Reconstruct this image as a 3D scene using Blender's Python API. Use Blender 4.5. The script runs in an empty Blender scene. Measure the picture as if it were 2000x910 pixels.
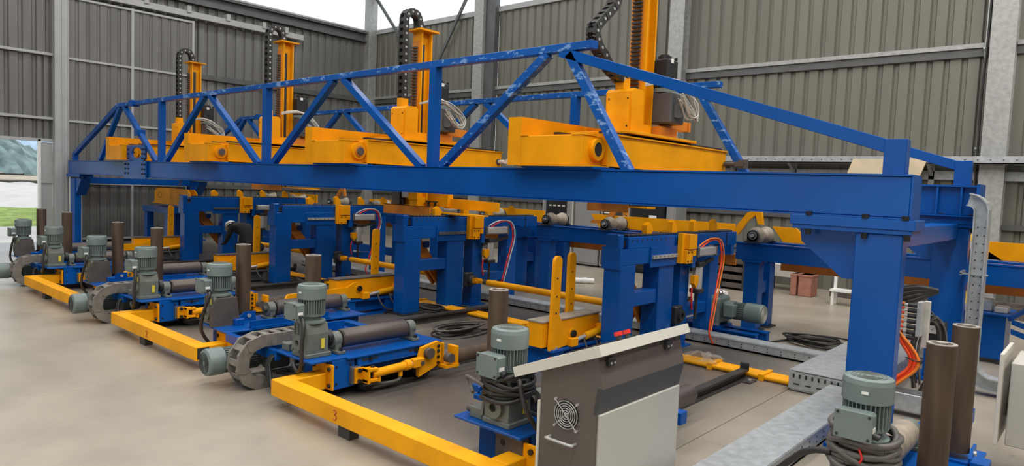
import bpy, math, random
from mathutils import Vector, Matrix
random.seed(7)
S = bpy.context.scene
COL = S.collection
V = Vector
# ---------------------------------------------------------------- camera
cam_d = bpy.data.cameras.new('camera'); cam = bpy.data.objects.new('camera', cam_d); COL.objects.link(cam)
cam_d.sensor_width = 36.0; cam_d.lens = 36.0 * 1341.64 / 2000.0; cam_d.clip_end = 600
_R = ((0.7471646, 0.66338176, 0.040862), (0.0753071, -0.02341347, -0.99688547), (-0.66035892, 0.74791474, -0.06745108))
right, down, fwd = V(_R[0]), V(_R[1]), V(_R[2])
m = Matrix.Identity(4)
for i in range(3):
    m[i][0] = right[i]; m[i][1] = -down[i]; m[i][2] = -fwd[i]
m[2][3] = 2.0
cam.matrix_world = m
S.camera = cam
# ---------------------------------------------------------------- sky, daylight, exposure
W = bpy.data.worlds.new('overcast_sky'); S.world = W; W.use_nodes = True
bg = W.node_tree.nodes['Background']; bg.inputs[0].default_value = (0.90, 0.95, 1.0, 1); bg.inputs[1].default_value = 1.75
S.view_settings.view_transform = 'Standard'; S.view_settings.look = 'None'
S.view_settings.gamma = 1.0; S.view_settings.use_curve_mapping = False
S.view_settings.exposure = -0.12
def skylight(x, y, z, sx, sy, power, rot=(0, 0, 0)):
    d = bpy.data.lights.new('skylight_daylight', 'AREA'); d.shape = 'RECTANGLE'; d.size = sx; d.size_y = sy; d.energy = power
    d.color = (1.0, 0.97, 0.92)
    o = bpy.data.objects.new('skylight_daylight', d); COL.objects.link(o); o.location = (x, y, z); o.rotation_euler = rot
    return o
SKY_X = (-17.5, -11.5, -5.5, 0.5, 6.5)
for x, p in zip(SKY_X, (560, 620, 780, 1500, 1000)):
    skylight(x, 4.0, 10.2, 1.6, 21.0, p)
# ---------------------------------------------------------------- mesh helpers
class MB:
    def __init__(s): s.v = []; s.f = []; s.s = []
    def add(s, vs, fs, sm=False):
        o = len(s.v); s.v += [tuple(p) for p in vs]
        for i, f in enumerate(fs):
            s.f.append(tuple(a + o for a in f)); s.s.append(sm if isinstance(sm, bool) else sm[i])
        return s
    def _box(s, lo, hi, b, M=None):
        vs = []; idx = {}
        lo = V(lo); hi = V(hi); c = (lo + hi) / 2
        b = min(b, *(abs(h - l) * 0.45 for l, h in zip(lo, hi)))
        sg = [(x, y, z) for x in (0, 1) for y in (0, 1) for z in (0, 1)]
        fs = []
        if b <= 0:
            for k, g in enumerate(sg): vs.append(V([hi[i] if g[i] else lo[i] for i in range(3)])); idx[g] = k
            for a in range(3):
                p, q = [i for i in range(3) if i != a]
                for e in (0, 1):
                    L = []
                    for (u, w) in ((0, 0), (1, 0), (1, 1), (0, 1)):
                        g = [0, 0, 0]; g[a] = e; g[p] = u; g[q] = w; L.append(idx[tuple(g)])
                    fs.append(L)
        else:
            for g in sg:
                for a in range(3):
                    P = [0, 0, 0]
                    for i in range(3):
                        e = hi[i] if g[i] else lo[i]
                        if i != a: e += (-b if g[i] else b)
                        P[i] = e
                    idx[(g, a)] = len(vs); vs.append(V(P))
            for a in range(3):
                p, q = [i for i in range(3) if i != a]
                for e in (0, 1):
                    L = []
                    for (u, w) in ((0, 0), (1, 0), (1, 1), (0, 1)):
                        g = [0, 0, 0]; g[a] = e; g[p] = u; g[q] = w; L.append(idx[(tuple(g), a)])
                    fs.append(L)
                for u in (0, 1):
                    for w in (0, 1):
                        g0 = [0, 0, 0]; g0[p] = u; g0[q] = w; g1 = list(g0); g1[a] = 1
                        g0 = tuple(g0); g1 = tuple(g1)
                        fs.append([idx[(g0, p)], idx[(g1, p)], idx[(g1, q)], idx[(g0, q)]])
            for g in sg: fs.append([idx[(g, 0)], idx[(g, 1)], idx[(g, 2)]])
        out = []
        for L in fs:
            n = (vs[L[1]] - vs[L[0]]).cross(vs[L[2]] - vs[L[0]])
            fc = sum((vs[i] for i in L), V((0, 0, 0))) / len(L)
            out.append(L if n.dot(fc - c) > 0 else L[::-1])
        if M is not None: vs = [M @ p for p in vs]
        return s.add(vs, out)
    def box(s, x0, x1, y0, y1, z0, z1, b=0.0):
        return s._box((min(x0, x1), min(y0, y1), min(z0, z1)), (max(x0, x1), max(y0, y1), max(z0, z1)), b)
    def beam(s, p0, p1, w, h, up=(0, 0, 1), b=0.0, e0=0, e1=0):
        p0 = V(p0); p1 = V(p1); d = (p1 - p0); L = d.length; d.normalize(); up = V(up)
        sd = d.cross(up)
        if sd.length < 1e-4: sd = d.cross(V((0, 1, 0)))
        sd.normalize(); u2 = sd.cross(d)
        M = Matrix(((sd.x, d.x, u2.x, p0.x), (sd.y, d.y, u2.y, p0.y), (sd.z, d.z, u2.z, p0.z), (0, 0, 0, 1)))
        return s._box((-w / 2, -e0, -h / 2), (w / 2, L + e1, h / 2), b, M)
    def _fr(s, d):
        d = V(d).normalized(); a = V((0, 0, 1)) if abs(d.z) < 0.9 else V((1, 0, 0))
        x = d.cross(a).normalized(); return x, d.cross(x).normalized(), d
    def lathe(s, p0, d, prof, n=20, sm=True, cap=True):
        x, y, d = s._fr(d); p0 = V(p0)
        for (r0, t0), (r1, t1) in zip(prof[:-1], prof[1:]):
            vs = []
            for k in range(n):
                a = 2 * math.pi * k / n; e = x * math.cos(a) + y * math.sin(a)
                vs.append(p0 + d * t0 + e * r0); vs.append(p0 + d * t1 + e * r1)
            s.add(vs, [[2 * k, (2 * k + 2) % (2 * n), (2 * k + 3) % (2 * n), 2 * k + 1] for k in range(n)], sm and abs(t1 - t0) > 1e-6)
        if cap:
            for (r, t), fl in ((prof[0], 1), (prof[-1], 0)):
                if r < 1e-5: continue
                vs = [p0 + d * t + (x * math.cos(2 * math.pi * k / n) + y * math.sin(2 * math.pi * k / n)) * r for k in range(n)]
                L = list(range(n)); s.add(vs, [L[::-1] if fl else L])
        return s
    def cyl(s, p0, p1, r, n=16, r1=None, cap=True):
        d = V(p1) - V(p0)
        return s.lathe(p0, d, [(r, 0), (r if r1 is None else r1, d.length)], n, True, cap)
    def ring(s, p0, d, ro, ri, t, n=24):
        return s.lathe(p0, d, [(ri, 0), (ro, 0), (ro, t), (ri, t), (ri, 0)], n, True, False)
    def tube(s, pts, r, n=8, smooth=3, closed=False):
        pts = [V(p) for p in pts]
        if smooth and len(pts) > 2:
            P = []
            for i in range(len(pts) - 1):
                a = pts[max(i - 1, 0)]; b = pts[i]; c = pts[i + 1]; e = pts[min(i + 2, len(pts) - 1)]
                for k in range(smooth):
                    t = k / smooth
                    P.append(0.5 * ((2 * b) + (c - a) * t + (2 * a - 5 * b + 4 * c - e) * t * t + (3 * b - a - 3 * c + e) * t ** 3))
            P.append(pts[-1]); pts = P
        d = (pts[1] - pts[0]).normalized(); x, y, _ = s._fr(d); vs = []; N = len(pts)
        for i, p in enumerate(pts):
            dn = (pts[min(i + 1, N - 1)] - pts[max(i - 1, 0)])
            if dn.length > 1e-9: dn.normalize()
            else: dn = d
            x = (x - dn * x.dot(dn)).normalized(); y = dn.cross(x); d = dn
            for k in range(n):
                a = 2 * math.pi * k / n; vs.append(p + (x * math.cos(a) + y * math.sin(a)) * r)
        fs = [[i * n + k, i * n + (k + 1) % n, (i + 1) * n + (k + 1) % n, (i + 1) * n + k] for i in range(N - 1) for k in range(n)]
        s.add(vs, fs, True)
        s.add(vs[:n], [list(range(n))[::-1]]); s.add(vs[-n:], [list(range(n))])
        return s
    def prism(s, poly, ax, a0, a1):
        # poly: 2D points in the plane normal to axis ax ('x': (y,z), 'y': (x,z), 'z': (x,y))
        A = sum(p[0] * q[1] - q[0] * p[1] for p, q in zip(poly, poly[1:] + poly[:1]))
        if (A < 0) != (ax == 'y'): poly = poly[::-1]
        if a0 > a1: a0, a1 = a1, a0
        f = {'x': lambda p, a: (a, p[0], p[1]), 'y': lambda p, a: (p[0], a, p[1]), 'z': lambda p, a: (p[0], p[1], a)}[ax]
        n = len(poly); vs = [f(p, a0) for p in poly] + [f(p, a1) for p in poly]
        fs = [list(range(n))[::-1], list(range(n, 2 * n))] + [[i, (i + 1) % n, n + (i + 1) % n, n + i] for i in range(n)]
        return s.add(vs, fs)
    def build(s, name, mt, parent=None, stuff=False, label=None):
        me = bpy.data.meshes.new(name)
        o0 = V((0, 0, 0)); p = parent
        while p is not None: o0 += p.location; p = p.parent
        if o0.length > 0: vs = [(a[0] - o0.x, a[1] - o0.y, a[2] - o0.z) for a in s.v]
        else: vs = s.v
        me.from_pydata(vs, [], s.f)
        me.polygons.foreach_set('use_smooth', s.s)
        me.materials.append(mt); me.update()
        o = bpy.data.objects.new(name, me); COL.objects.link(o)
        if parent is not None: o.parent = parent
        if stuff: o['kind'] = 'stuff'
        if label: o['label'] = label
        return o
def thing(name, label, cat, loc, group=None):
    o = bpy.data.objects.new(name, None); o.empty_display_size = 0.1; COL.objects.link(o); o.location = loc
    o['label'] = label; o['category'] = cat
    if group: o['group'] = group
    return o
def tag(o, label, cat, group=None):
    o['label'] = label; o['category'] = cat
    if group: o['group'] = group
    return o
def struct(name, loc=(0, 0, 0)):
    o = bpy.data.objects.new(name, None); COL.objects.link(o); o.location = loc; o['kind'] = 'structure'; return o
def bolts(parent, pts, d, r=0.012, t=0.012, mt=None, n=6, name='bolt'):
    me = None
    for p in pts:
        if me is None:
            o = MB().lathe((0, 0, 0), d, [(r, 0), (r, t)], n, False).build(name, mt or M['bolt']); me = o.data
        else:
            o = bpy.data.objects.new(name, me); COL.objects.link(o)
        q = V(p); a = parent
        while a is not None: q -= a.location; a = a.parent
        o.parent = parent; o.location = q
# ---------------------------------------------------------------- materials
M = {}
def mat(key, c, rough=0.5, metal=0.0, var=0.12, scale=3.0, bump=0.0, bscale=40.0, chip=None, chipc=(0.6, 0.6, 0.6), chips=9.0, stretch=(1, 1, 1), dirt=None, dirtc=(0.05, 0.04, 0.03), spec=0.5):
    mt = bpy.data.materials.new(key); mt.use_nodes = True; nt = mt.node_tree; N = nt.nodes; L = nt.links
    b = N['Principled BSDF']; b.inputs['Roughness'].default_value = rough; b.inputs['Metallic'].default_value = metal
    b.inputs['Specular IOR Level'].default_value = spec
    tc = N.new('ShaderNodeTexCoord'); mp = N.new('ShaderNodeMapping'); mp.inputs['Scale'].default_value = stretch
    L.new(tc.outputs['Object'], mp.inputs['Vector'])
    nz = N.new('ShaderNodeTexNoise'); nz.inputs['Scale'].default_value = scale; nz.inputs['Detail'].default_value = 6
    L.new(mp.outputs[0], nz.inputs['Vector'])
    rp = N.new('ShaderNodeValToRGB')
    rp.color_ramp.elements[0].position = 0.3; rp.color_ramp.elements[1].position = 0.7
    rp.color_ramp.elements[0].color = tuple(x * (1 - var) for x in c) + (1,)
    rp.color_ramp.elements[1].color = tuple(min(1, x * (1 + var)) for x in c) + (1,)
    L.new(nz.outputs['Fac'], rp.inputs[0]); out = rp.outputs[0]
    def layer(out, thr, col, sc, soft, det=8):
        n2 = N.new('ShaderNodeTexNoise'); n2.inputs['Scale'].default_value = sc; n2.inputs['Detail'].default_value = det; n2.inputs['Roughness'].default_value = 0.65
        L.new(mp.outputs[0], n2.inputs['Vector'])
        r2 = N.new('ShaderNodeValToRGB'); r2.color_ramp.elements[0].position = thr; r2.color_ramp.elements[1].position = thr + soft
        L.new(n2.outputs['Fac'], r2.inputs[0])
        mx = N.new('ShaderNodeMixRGB'); L.new(r2.outputs[0], mx.inputs[0]); L.new(out, mx.inputs[1]); mx.inputs[2].default_value = col + (1,)
        return mx.outputs[0]
    if dirt: out = layer(out, dirt, dirtc, scale * 0.6, 0.25)
    if chip: out = layer(out, chip, chipc, chips, 0.03)
    L.new(out, b.inputs['Base Color'])
    if bump:
        n3 = N.new('ShaderNodeTexNoise'); n3.inputs['Scale'].default_value = bscale; L.new(mp.outputs[0], n3.inputs['Vector'])
        bp = N.new('ShaderNodeBump'); bp.inputs['Strength'].default_value = bump; bp.inputs['Distance'].default_value = 0.01
        L.new(n3.outputs['Fac'], bp.inputs['Height']); L.new(bp.outputs[0], b.inputs['Normal'])
    M[key] = mt; return mt
mat('blue', (0.0015, 0.072, 0.315), 0.27, var=0.14, scale=1.2, bump=0.015, bscale=12, dirt=0.66, dirtc=(0.002, 0.045, 0.19), chip=0.735, chipc=(0.10, 0.22, 0.45), chips=5, spec=0.24)
mat('blue_worn', (0.002, 0.075, 0.325), 0.36, var=0.2, scale=1.5, chip=0.565, chipc=(0.16, 0.30, 0.56), chips=9.0, bump=0.03, bscale=10, stretch=(0.7, 1, 1.6), spec=0.26)
mat('yellow', (0.80, 0.315, 0.0015), 0.45, spec=0.18, var=0.14, scale=2.5, bump=0.02, bscale=14, dirt=0.68, dirtc=(0.42, 0.17, 0.01))
mat('yellow_worn', (0.84, 0.36, 0.003), 0.5, spec=0.2, var=0.12, scale=3, chip=0.70, chipc=(0.45, 0.30, 0.16), chips=10, dirt=0.66, dirtc=(0.5, 0.25, 0.03))
mat('orange_primer', (0.62, 0.20, 0.012), 0.5, var=0.15, scale=2.5)
mat('motor', (0.155, 0.195, 0.185), 0.42, var=0.1, scale=6, dirt=0.72, dirtc=(0.3, 0.29, 0.26))
mat('gearbox', (0.13, 0.145, 0.125), 0.5, var=0.18, scale=9, dirt=0.66, dirtc=(0.24, 0.22, 0.18))
mat('gearmotor', (0.115, 0.15, 0.14), 0.38, var=0.12, scale=6)
mat('dark', (0.022, 0.022, 0.024), 0.5, var=0.25, scale=8)
mat('black', (0.012, 0.012, 0.013), 0.45, var=0.2, scale=10)
mat('bolt', (0.035, 0.033, 0.032), 0.4, 0.6, var=0.3, scale=30)
mat('steel', (0.52, 0.52, 0.50), 0.35, 0.45, var=0.1, scale=20)
mat('galv', (0.46, 0.48, 0.49), 0.45, 0.55, var=0.16, scale=14, dirt=0.72, dirtc=(0.3, 0.3, 0.3))
mat('pipe', (0.078, 0.050, 0.031), 0.55, 0.15, var=0.35, scale=4, stretch=(3, 3, 0.5), dirt=0.62, dirtc=(0.17, 0.085, 0.04))
mat('pipe_end', (0.36, 0.33, 0.29), 0.5, 0.4, var=0.2, scale=20)
mat('roller', (0.105, 0.085, 0.075), 0.40, 0.35, var=0.3, scale=3, stretch=(1, 0.5, 1), dirt=0.64, dirtc=(0.17, 0.15, 0.13))
mat('rail', (0.055, 0.050, 0.046), 0.5, 0.3, var=0.3, scale=3)
mat('rust_plate', (0.085, 0.070, 0.060), 0.6, 0.1, var=0.2, scale=5)
mat('chain_grey', (0.19, 0.172, 0.148), 0.6, var=0.25, scale=12, dirt=0.62, dirtc=(0.26, 0.23, 0.19))
mat('chain_black', (0.020, 0.018, 0.017), 0.42, var=0.25, scale=12)
mat('cable', (0.022, 0.020, 0.019), 0.45, var=0.2, scale=10)
mat('cable_grey', (0.10, 0.09, 0.08), 0.5, var=0.2, scale=10)
mat('cable_white', (0.55, 0.52, 0.46), 0.5, var=0.15, scale=10)
mat('hose', (0.85, 0.07, 0.012), 0.35, var=0.12, scale=8)
mat('hose_orange', (0.90, 0.22, 0.02), 0.4, var=0.12, scale=8)
mat('red', (0.62, 0.02, 0.015), 0.35)
mat('red_ink', (0.45, 0.06, 0.02), 0.6)
mat('beige', (0.60, 0.57, 0.50), 0.45, var=0.05, scale=2)
mat('console_grey', (0.46, 0.44, 0.395), 0.45, var=0.05, scale=2)
mat('console_brown', (0.105, 0.085, 0.072), 0.45, var=0.08, scale=2)
mat('console_dark', (0.040, 0.040, 0.042), 0.40, var=0.08, scale=2)
mat('white', (0.78, 0.77, 0.74), 0.4, var=0.05)
mat('plate_label', (0.72, 0.58, 0.06), 0.4, var=0.08)
mat('wall_sheet', (0.170, 0.166, 0.134), 0.50, 0.15, var=0.10, scale=1.0, stretch=(1.4, 1.4, 0.25), dirt=0.66, dirtc=(0.15, 0.14, 0.12))
mat('wall_sheet_old', (0.165, 0.160, 0.150), 0.50, 0.2, var=0.18, scale=1.6, stretch=(3, 3, 0.22), chip=0.735, chipc=(0.45, 0.45, 0.43), chips=3.2)
mat('frame_grey', (0.40, 0.40, 0.395), 0.45, var=0.08, scale=2)
mat('dark_steel', (0.105, 0.105, 0.105), 0.5, 0.2, var=0.12)
mat('col_galv', (0.36, 0.36, 0.345), 0.5, 0.3, var=0.16, scale=12)
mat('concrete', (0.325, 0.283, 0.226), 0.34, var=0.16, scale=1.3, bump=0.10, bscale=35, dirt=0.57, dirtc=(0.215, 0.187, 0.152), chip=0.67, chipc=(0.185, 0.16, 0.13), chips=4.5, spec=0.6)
mat('concrete_joint', (0.10, 0.09, 0.08), 0.8)
mat('plywood', (0.52, 0.42, 0.28), 0.6, var=0.12, scale=3)
mat('brick_pink', (0.33, 0.14, 0.095), 0.7, var=0.2, scale=8)
mat('grass', (0.22, 0.30, 0.06), 0.9, var=0.4, scale=2.0, dirt=0.60, dirtc=(0.33, 0.25, 0.14))
mat('earth', (0.40, 0.33, 0.24), 0.9, var=0.2, scale=0.6)
mat('hill', (0.17, 0.24, 0.23), 0.95, var=0.45, scale=0.35)
mat('hill_far', (0.38, 0.50, 0.62), 1.0, var=0.12, scale=0.1)  # distance haze put into the colours of both hills
mat('apron', (0.55, 0.53, 0.49), 0.7, var=0.08, scale=0.4)
mat('screen', (0.02, 0.022, 0.026), 0.15)
mat('grey_door', (0.27, 0.27, 0.265), 0.4, 0.1, var=0.06)
mat('gas_yellow', (0.85, 0.52, 0.01), 0.4, var=0.08)
mat('glove_skin', (0.45, 0.25, 0.17), 0.6)
mat('cloth_black', (0.012, 0.012, 0.014), 0.85, var=0.3, scale=20)
mat('plastic_wrap', (0.62, 0.60, 0.55), 0.3, var=0.25, scale=14)
# oily dirt plus painted shade of the machine row, mixed into the slab colour
def grime_shade(key):
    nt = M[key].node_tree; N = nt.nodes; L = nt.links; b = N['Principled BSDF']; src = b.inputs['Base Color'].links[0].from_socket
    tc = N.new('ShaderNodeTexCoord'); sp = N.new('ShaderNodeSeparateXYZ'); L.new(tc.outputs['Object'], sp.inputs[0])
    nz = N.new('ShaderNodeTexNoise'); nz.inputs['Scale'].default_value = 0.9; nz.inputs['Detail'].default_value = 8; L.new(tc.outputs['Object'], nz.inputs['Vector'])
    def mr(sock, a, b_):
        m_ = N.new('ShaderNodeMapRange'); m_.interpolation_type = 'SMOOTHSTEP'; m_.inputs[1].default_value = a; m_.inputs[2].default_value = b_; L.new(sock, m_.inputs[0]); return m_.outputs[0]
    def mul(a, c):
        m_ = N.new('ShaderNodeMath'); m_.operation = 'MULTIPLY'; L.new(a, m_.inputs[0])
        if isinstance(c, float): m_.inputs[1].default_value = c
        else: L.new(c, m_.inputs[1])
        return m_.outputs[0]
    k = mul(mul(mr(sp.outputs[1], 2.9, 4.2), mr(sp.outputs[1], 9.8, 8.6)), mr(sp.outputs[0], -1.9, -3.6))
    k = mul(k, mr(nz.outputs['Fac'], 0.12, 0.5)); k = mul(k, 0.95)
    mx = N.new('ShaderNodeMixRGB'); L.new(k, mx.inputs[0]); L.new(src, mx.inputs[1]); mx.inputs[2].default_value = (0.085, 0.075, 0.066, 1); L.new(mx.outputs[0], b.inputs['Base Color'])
grime_shade('concrete')
mat('roller_tan', (0.30, 0.25, 0.19), 0.5, 0.1, var=0.25, scale=10)
# translucent roof-light sheet
def translucent(key, c, t):
    mt = bpy.data.materials.new(key); mt.use_nodes = True; nt = mt.node_tree; N = nt.nodes; L = nt.links
    N.remove(N['Principled BSDF']); o = N['Material Output']
    tr = N.new('ShaderNodeBsdfTranslucent'); tr.inputs[0].default_value = c + (1,)
    tp = N.new('ShaderNodeBsdfTransparent'); tp.inputs[0].default_value = (0.92, 0.95, 0.97, 1)
    mx = N.new('ShaderNodeMixShader'); mx.inputs[0].default_value = t
    L.new(tr.outputs[0], mx.inputs[1]); L.new(tp.outputs[0], mx.inputs[2]); L.new(mx.outputs[0], o.inputs[0])
    M[key] = mt
translucent('rooflight', (0.95, 0.96, 0.97), 0.45)
translucent('clear_film', (0.75, 0.75, 0.72), 0.72)
# ================================================================ the building
XW, YB, ZT = -21.5, 16.0, 10.4
YF, XR = -9.0, 11.0
fl = MB().box(XW - 0.2, XR, YF, YB + 0.2, -0.3, -0.012).build('floor', M['concrete_joint']); fl['kind'] = 'structure'
xs = [XW - 0.2, -17.5, -12.2, -7.0, -2.47, 2.0, 6.5, XR]; ys = [YF, -4.0, 0.0, 5.2, 10.6, YB + 0.2]
for i in range(len(xs) - 1):
    for j in range(len(ys) - 1):
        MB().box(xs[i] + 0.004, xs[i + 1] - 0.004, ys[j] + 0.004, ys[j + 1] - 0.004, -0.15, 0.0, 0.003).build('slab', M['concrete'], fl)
def corr(ax, plane, out, c0, c1, z0, z1, pitch=0.30, d=0.05, groove=(0.62, 0.72, 0.92, 1.0)):
    mb = MB(); pts = [(c0, 0.0)]; c = c0
    while c < c1 - 1e-6:
        for t, h in zip(groove, (0, 1, 1, 0)):
            p = c + t * pitch
            if p < c1: pts.append((p, h * d))
        c += pitch
    pts.append((c1, 0.0))
    for (a, h0), (b, h1) in zip(pts[:-1], pts[1:]):
        if ax == 'y': q = [(plane + out * h0, a, z0), (plane + out * h1, b, z0), (plane + out * h1, b, z1), (plane + out * h0, a, z1)]
        else: q = [(a, plane + out * h0, z0), (b, plane + out * h1, z0), (b, plane + out * h1, z1), (a, plane + out * h0, z1)]
        mb.add(q, [[0, 1, 2, 3]])
    return mb
# ---- left wall (gable end with the sliding door)
wl = struct('wall_left', (XW, 0, 0))
for (a, b, z0, z1, k) in [(-9, 2.6, 0, 7.2, 'wall_sheet_old'), (2.6, 5.3, 2.72, 4.98, 'wall_sheet_old'), (2.6, 5.7, 4.98, 7.2, 'wall_sheet_old'),
                          (5.9, 16, 0, 3.30, 'wall_sheet_old'), (5.9, 16, 3.30, 4.98, 'wall_sheet_old'), (5.9, 16, 4.98, 7.2, 'wall_sheet_old')]:
    corr('y', XW, -1, a, b, z0, z1).build('cladding_sheet', M[k], wl)
corr('y', XW - 0.01, -1, 5.3, 5.7, 2.72, 4.98, pitch=0.16).build('cladding_sheet', M['wall_sheet_old'], wl)
corr('y', XW, -1, -9, 16, 7.2, ZT, pitch=0.30).build('translucent_sheet', M['rooflight'], wl)
for z in (3.30, 4.98):
    MB().box(XW, XW + 0.10, -9, 5.64, z - 0.035, z + 0.035, 0.004).build('girt', M['frame_grey'], wl)
MB().box(XW, XW + 0.10, 9.35, 15.9, 4.90, 5.06, 0.004).build('girt', M['dark_steel'], wl)
MB().box(XW, XW + 0.10, 9.35, 15.9, 1.55, 1.68, 0.004).build('girt', M['dark_steel'], wl)
eb = MB().box(XW, XW + 0.16, -9, 15.75, 7.10, 7.16).box(XW, XW + 0.05, -9, 15.75, 7.10, 7.44).box(XW, XW + 0.20, -9, 15.75, 7.40, 7.46)
eb.build('eaves_channel', M['dark_steel'], wl)
MB().box(XW, XW + 0.22, -9, 15.75, 7.46, 7.52, 0.005).build('flashing', M['frame_grey'], wl)
cp = MB().box(XW + 0.02, XW + 0.24, 5.64, 5.93, 0, 10.3, 0.006).build('column', M['frame_grey'], wl)
MB().box(XW + 0.24, XW + 0.27, 5.80, 5.83, 0, 10.3).build('edge_rib', M['frame_grey'], cp)
MB().box(XW + 0.0, XW + 0.3, 15.62, 15.98, 0, 10.3, 0.006).build('corner_column', M['col_galv'], wl)
# door opening reveal
MB().box(XW - 0.02, XW + 0.02, 5.36, 5.64, 0, 2.66, 0.004).build('jamb_panel', M['frame_grey'], wl)
MB().box(XW - 0.03, XW + 0.06, 5.30, 5.37, 0, 2.74, 0.004).build('jamb', M['white'], wl)
MB().box(XW - 0.03, XW + 0.06, 2.5, 5.64, 2.68, 2.76, 0.004).build('lintel', M['frame_grey'], wl)
MB().box(XW + 0.02, XW + 0.05, 5.37, 5.64, 1.58, 1.64).build('jamb_rail', M['frame_grey'], wl)
# sliding door leaf hung on its track
dr = struct('door_1', (XW + 0.2, 7.6, 0)); xd = XW + 0.13
for (a, b) in ((5.98, 7.54), (7.60, 9.24)):
    for (z0, z1) in ((0.1, 1.58), (1.64, 3.24), (3.30, 4.90), (4.96, 6.50)):
        corr('y', xd, -1, a, b, z0, z1, pitch=0.26, d=0.03).build('door_sheet', M['wall_sheet_old'], dr)
for y in (5.95, 7.57, 9.27): MB().box(xd - 0.02, xd + 0.05, y - 0.035, y + 0.035, 0.05, 6.58, 0.004).build('door_stile', M['frame_grey'], dr)
for z in (0.08, 1.61, 3.27, 4.93, 6.54): MB().box(xd - 0.02, xd + 0.045, 5.95, 9.27, z - 0.03, z + 0.03, 0.004).build('door_rail', M['frame_grey'], dr)
tr = struct('trim_1', (XW + 0.2, 8.0, 6.8))
MB().box(xd + 0.02, xd + 0.12, 2.0, 12.95, 6.66, 6.84, 0.006).build('door_track', M['frame_grey'], tr)
for y in (4.0, 7.9, 9.1, 10.3, 11.5, 12.3): MB().box(XW, xd + 0.16, y - 0.06, y + 0.06, 6.78, 6.98, 0.006).build('track_bracket', M['frame_grey'], tr)
# ---- back wall
wb = struct('wall_back', (-5, YB, 0))
cols = [(-15.8, -15.0), (-8.85, -8.45), (-2.08, -1.68), (5.0, 5.4)]
edges = [XW] + [c for ab in cols for c in ab] + [XR]
for i in range(0, len(edges), 2):
    for (z0, z1) in ((0, 2.9), (2.9, 5.06), (5.06, 7.45)):
        corr('x', YB, 1, edges[i], edges[i + 1], z0, z1).build('cladding_sheet', M['wall_sheet'], wb)
    MB().box(edges[i], edges[i + 1], YB - 0.10, YB, 5.02, 5.11, 0.004).build('girt', M['col_galv'], wb)
    MB().box(edges[i], edges[i + 1], YB - 0.06, YB, 4.86, 5.02, 0.004).build('girt_channel', M['dark_steel'], wb)
    MB().box(edges[i], edges[i + 1], YB - 0.08, YB, 1.55, 1.66, 0.004).build('girt', M['dark_steel'], wb)
    corr('x', YB, 1, edges[i], edges[i + 1], 7.55, ZT).build('translucent_sheet', M['rooflight'], wb)
MB().box(XW, XR, YB - 0.07, YB + 0.02, 7.42, 7.58, 0.004).build('flashing', M['frame_grey'], wb)
for k, (a, b) in enumerate(cols):      # galvanised H columns: two flanges and a web
    c = (a + b) / 2; w = b - a
    h = MB()
    if k == 0:
        MB().box(a, a + 0.40, YB - 0.34, YB, 0, 10.3, 0.005).build('column', M['col_galv'], wb)
        MB().box(a + 0.40, b, YB - 0.22, YB, 0, 10.3, 0.005).build('column_web', M['dark_steel'], wb)
    else:
        MB().box(a, b, YB - 0.32, YB - 0.29, 0, 10.3).box(a, b, YB - 0.03, YB, 0, 10.3).box(c - 0.015, c + 0.015, YB - 0.3, YB, 0, 10.3).build('column', M['col_galv'], wb)
for (p, q) in (((-21.3, 15.85, 8.9), (-18.0, 15.85, 5.3)), ((-15.7, 15.85, 9.0), (-18.2, 15.85, 5.3))):
    MB().beam(p, q, 0.06, 0.10).build('brace', M['dark_steel'], wb)
# galvanised ledge tray running along the back wall
lt = thing('wall_cable_tray', 'long galvanised perforated cable tray fixed along the back wall', 'cable tray', (-3, 15.7, 2.7))
MB().box(-8.3, XR, 15.45, 15.5, 2.78, 2.92).box(-8.3, XR, 15.45, 15.95, 2.78, 2.80).box(-8.3, XR, 15.92, 15.95, 2.78, 2.92).build('tray', M['galv'], lt)
for x in (-7.0, -5.6, -4.2, -2.9, -0.9, 0.6):
    MB().prism([(15.5, 2.78), (15.98, 2.78), (15.98, 2.55), (15.9, 2.55)], 'x', x - 0.03, x + 0.03).build('bracket', M['galv'], lt)
    MB().box(x - 0.05, x + 0.05, 15.90, 15.98, 2.2, 2.78).build('drop_post', M['galv'], lt)
MB().box(-8.3, XR, 15.9, 15.99, 2.48, 2.66, 0.005).build('lower_rail', M['galv'], lt)
hs = MB()
for k in range(46):
    x = -8.1 + k * 0.2; hs.box(x, x + 0.03, 15.446, 15.45, 2.845, 2.86)
hs.build('perforations', M['dark'], lt, stuff=True)
# leaning board on the ledge
pw = MB(); pw.add([(-4.36, 15.30, 2.42), (-3.02, 15.30, 2.42), (-2.9, 15.40, 2.86), (-4.24, 15.40, 2.86), (-4.36, 15.32, 2.41), (-3.02, 15.32, 2.41), (-2.9, 15.42, 2.85), (-4.24, 15.42, 2.85)],
       [[0, 1, 2, 3], [7, 6, 5, 4], [0, 4, 5, 1], [1, 5, 6, 2], [2, 6, 7, 3], [3, 7, 4, 0]])
tag(pw.build('plywood_board', M['plywood']), 'pale plywood board leaning on the galvanised tray of the back wall', 'board')
# thin conduit down the right column
cd = thing('wall_conduit', 'thin steel conduit with a dark cable running down the right wall column', 'conduit', (-2.16, 15.9, 3))
MB().cyl((-2.16, 15.86, 1.2), (-2.16, 15.86, 10.2), 0.02, 8).build('pipe', M['steel'], cd)
MB().tube([(-2.13, 15.80, 9.9), (-2.12, 15.80, 6.0), (-2.15, 15.78, 4.2), (-2.13, 15.78, 2.0), (-2.1, 15.7, 0.02)], 0.022, 6).build('cable', M['cable'], cd)
for z in (3.1, 5.0, 6.8, 8.6): MB().box(-2.2, -2.12, 15.83, 15.90, z - 0.02, z + 0.02).build('clip', M['steel'], cd)
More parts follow.
